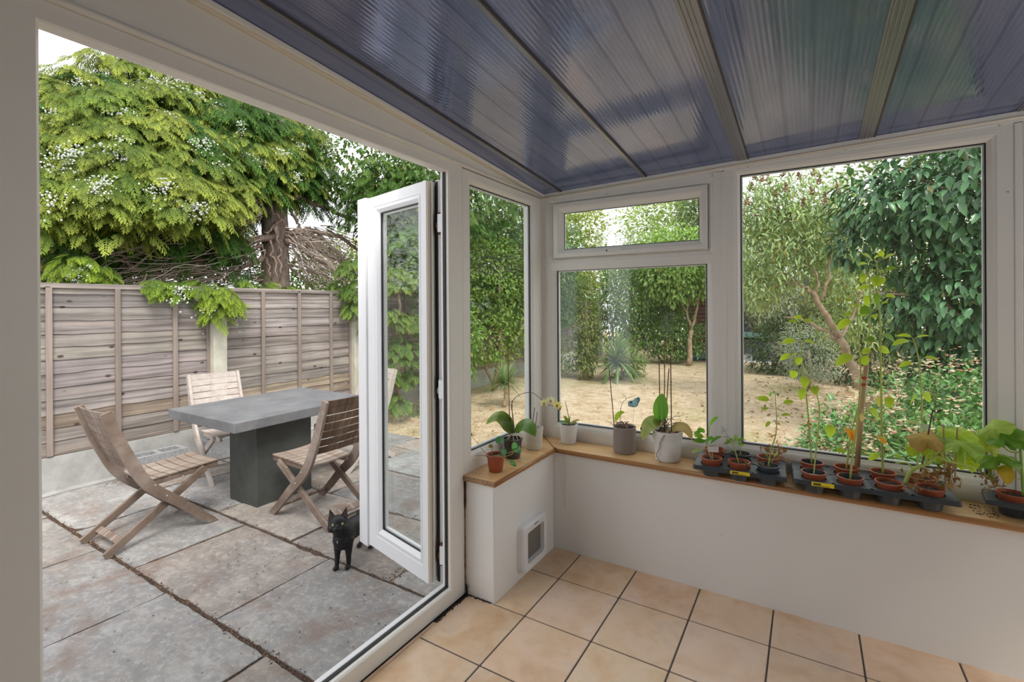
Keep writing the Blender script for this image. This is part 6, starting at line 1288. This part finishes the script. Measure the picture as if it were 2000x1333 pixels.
squash(s, g7, y, (1060, 270), .066, (.16, .32, .05), seed=31, nrm=(-.35, -.5, .8)); squash(s, g7, y, (1235, 310), .056, (.13, .28, .05), seed=32, nrm=(.1, -.8, .5)); squash(s, g7, y, (1130, 235), .045, (.50, .60, .06), seed=33, nrm=(.1, -.9, .4), dy=.03); squash(s, g7, y, (1000, 495), .070, (.18, .33, .05), seed=34, nrm=(-.1, -.4, .9)); squash(s, g7, y, (1330, 260), .06, (.2, .36, .05), seed=35, nrm=(.3, -.6, .7))
# left tray --------------------------------------------------------------------------------
c1 = [cell(t1, i, 0, .126, .126) for i in range(3)]; c2_ = [cell(t1, i, 1, .126, .126) for i in range(3)]
s = plug('vegetable_seedling', c1[0], 'leafy green seedling in the front left pot of the smaller tray'); y = c1[0][1]
OV = (.16, .40, .04)
grow(s, g5, y, [(375, 770), (370, 640), (365, 540), (385, 430), (405, 330), (415, 240)], [((415, 245), (415, 235), (545, 112), .32, OV), ((370, 500), (340, 470), (180, 460), .45, OV), ((372, 450), (330, 400), (190, 390), .5, (.30, .50, .06)), ((380, 420), (350, 330), (232, 290), .5, (.2, .44, .05)), ((372, 540), (345, 470), (478, 420), .55, OV), ((375, 560), (420, 500), (595, 395), .32, OV), ((360, 640), (320, 590), (148, 632), .38, (.42, .52, .26)), ((380, 420), (300, 320), (180, 370), .4, OV)], r0=.0028, r1=.0018, col=(.40, .52, .14), seed=8)
L = loc(s); MB().add([L(g5(390, 535, y, -.02)), L(g5(545, 535, y, -.02)), L(g5(545, 625, y, -.02)), L(g5(390, 615, y, -.02)), L(g5(390, 535, y, -.019)), L(g5(545, 535, y, -.019)), L(g5(545, 625, y, -.019)), L(g5(390, 615, y, -.019))], [(0, 1, 2, 3), (7, 6, 5, 4), (0, 4, 5, 1), (1, 5, 6, 2), (2, 6, 7, 3), (3, 7, 4, 0)]).build('clear_tag', mat('frosted_tag', (.66, .62, .62), .4), s)
stem(s, [L(g5(458, 780, y, -.02)), L(g5(452, 620, y, -.02))], .0012, .0012, (.6, .6, .6), 'tag_stick')
s = plug('vegetable_seedling', c1[1], 'bushy feathery seedling in the front middle pot of the smaller tray'); y = c1[1][1]; rg = random.Random(2); lv = []
for k in range(26):
    a = rg.uniform(-.1, PI+.1); r = rg.uniform(50, 150); bx, by = 775+rg.uniform(-20, 20), 500-rg.uniform(0, 60); tx, ty = bx+r*math.cos(a), by-r*.6*math.sin(a)+10; mx_, my_ = bx+(tx-bx)*.5, by+(ty-by)*.5
    lv.append(((bx, by), (mx_, my_), (tx, ty), .45, (.20*rg.uniform(.8, 1.6), .42, .06)))
grow(s, g5, y, [(790, 825), (785, 700), (780, 580), (772, 500), (765, 440)], lv, r0=.0028, r1=.0015, col=(.42, .52, .12), seed=9)
crumple(s, g5(960, 790, y, -.04), .022, 4, 12)
s = plug('vegetable_seedling', c1[2], 'thin seedling with dried brown leaves around its stem, front right pot of the smaller tray', red=False, inner=M['pot_dark']); y = c1[2][1]
g85 = lambda u, v, y, dy=0: at(u, v, 'y', y+dy)
grow(s, g85, y, [(1507, 920), (1511, 880), (1516, 850), (1517, 820), (1515, 790), (1514, 765)], [((1516, 800), (1530, 788), (1550, 786), .5), ((1515, 790), (1502, 782), (1478, 780), .5), ((1516, 815), (1526, 812), (1545, 812), .5), ((1516, 825), (1505, 826), (1495, 834), .5, YG), ((1515, 800), (1500, 798), (1487, 801), .5), ((1517, 825), (1528, 824), (1528, 828), .7), ((1514, 770), (1508, 768), (1502, 775), .4, (.2, .4, .1)), ((1514, 770), (1518, 768), (1520, 775), .4, (.2, .4, .1)),
     ((1514, 768), (1512, 764), (1510, 770), .4, (.25, .4, .12)), ((1508, 905), (1500, 895), (1495, 885), .2), ((1508, 905), (1512, 893), (1519, 885), .2)], r0=.0034, r1=.0016, col=(.50, .58, .14), seed=10)
crumple(s, g85(1499, 880, y, -.01), .030, 6, 13); crumple(s, g85(1524, 884, y, 0), .034, 9, 14); crumple(s, g85(1483, 905, y, -.02), .022, 4, 15)
s = plug('empty_seedling_pot', c2_[0], 'empty red seedling pot, back left in the smaller tray', dz=.012); s['category'] = 'plant pot'
s = plug('vegetable_seedling', c2_[1], 'small pale seedling in the dark back middle pot of the smaller tray', red=False, inner=M['pot_dark'], dz=.004); y = c2_[1][1]
grow(s, g5, y, [(855, 690), (860, 620), (865, 560)], [((862, 570), (880, 540), (900, 500), .5, (.34, .48, .1)), ((860, 600), (840, 575), (818, 560), .5, (.34, .46, .1)), ((862, 560), (865, 530), (840, 470), .5, (.22, .40, .10))], r0=.0025, col=(.5, .55, .2), seed=11)
crumple(s, g5(715, 600, y, -.03), .022, 4, 16)
L = loc(s); mb = MB(); rg = random.Random(12)
for (u, v) in ((610, 270), (620, 300), (605, 330), (640, 380), (660, 400)):
    for k in range(9): p = np.array(L(g5(u+rg.gauss(0, 18), v+rg.gauss(0, 18), y))); mb.ball(tuple(p), .0022, 5, 3, 0, (.42, .44, .46))
mb.tube([L(g5(800, 650, y)), L(g5(700, 430, y)), L(g5(610, 260, y))], .0009, 5, 0, (.4, .42, .42)); mb.build('seed_fluff', M['attr'], s)
s = plug('vegetable_seedling', c2_[2], 'pot of shrivelled brown leaves, back right in the smaller tray', dz=.004); y = c2_[2][1]; crumple(s, g5(1240, 600, y, 0), .03, 6, 17); crumple(s, g5(1400, 640, y, 0), .034, 7, 18)
# crumbs of compost on the sill between the trays
mb = MB(); rg = random.Random(14)
for k in range(70): mb.ball((rg.uniform(1.72, 1.80), rg.uniform(.30, .44), ZS+.001), rg.uniform(.0012, .004), 5, 3, 0, (.07, .045, .03), (1, 1, .6))
tag(mb.build('compost_crumbs', M['attr']), 'dark compost crumbs spilt on the sill between the two right-hand trays', 'soil', kind='stuff')
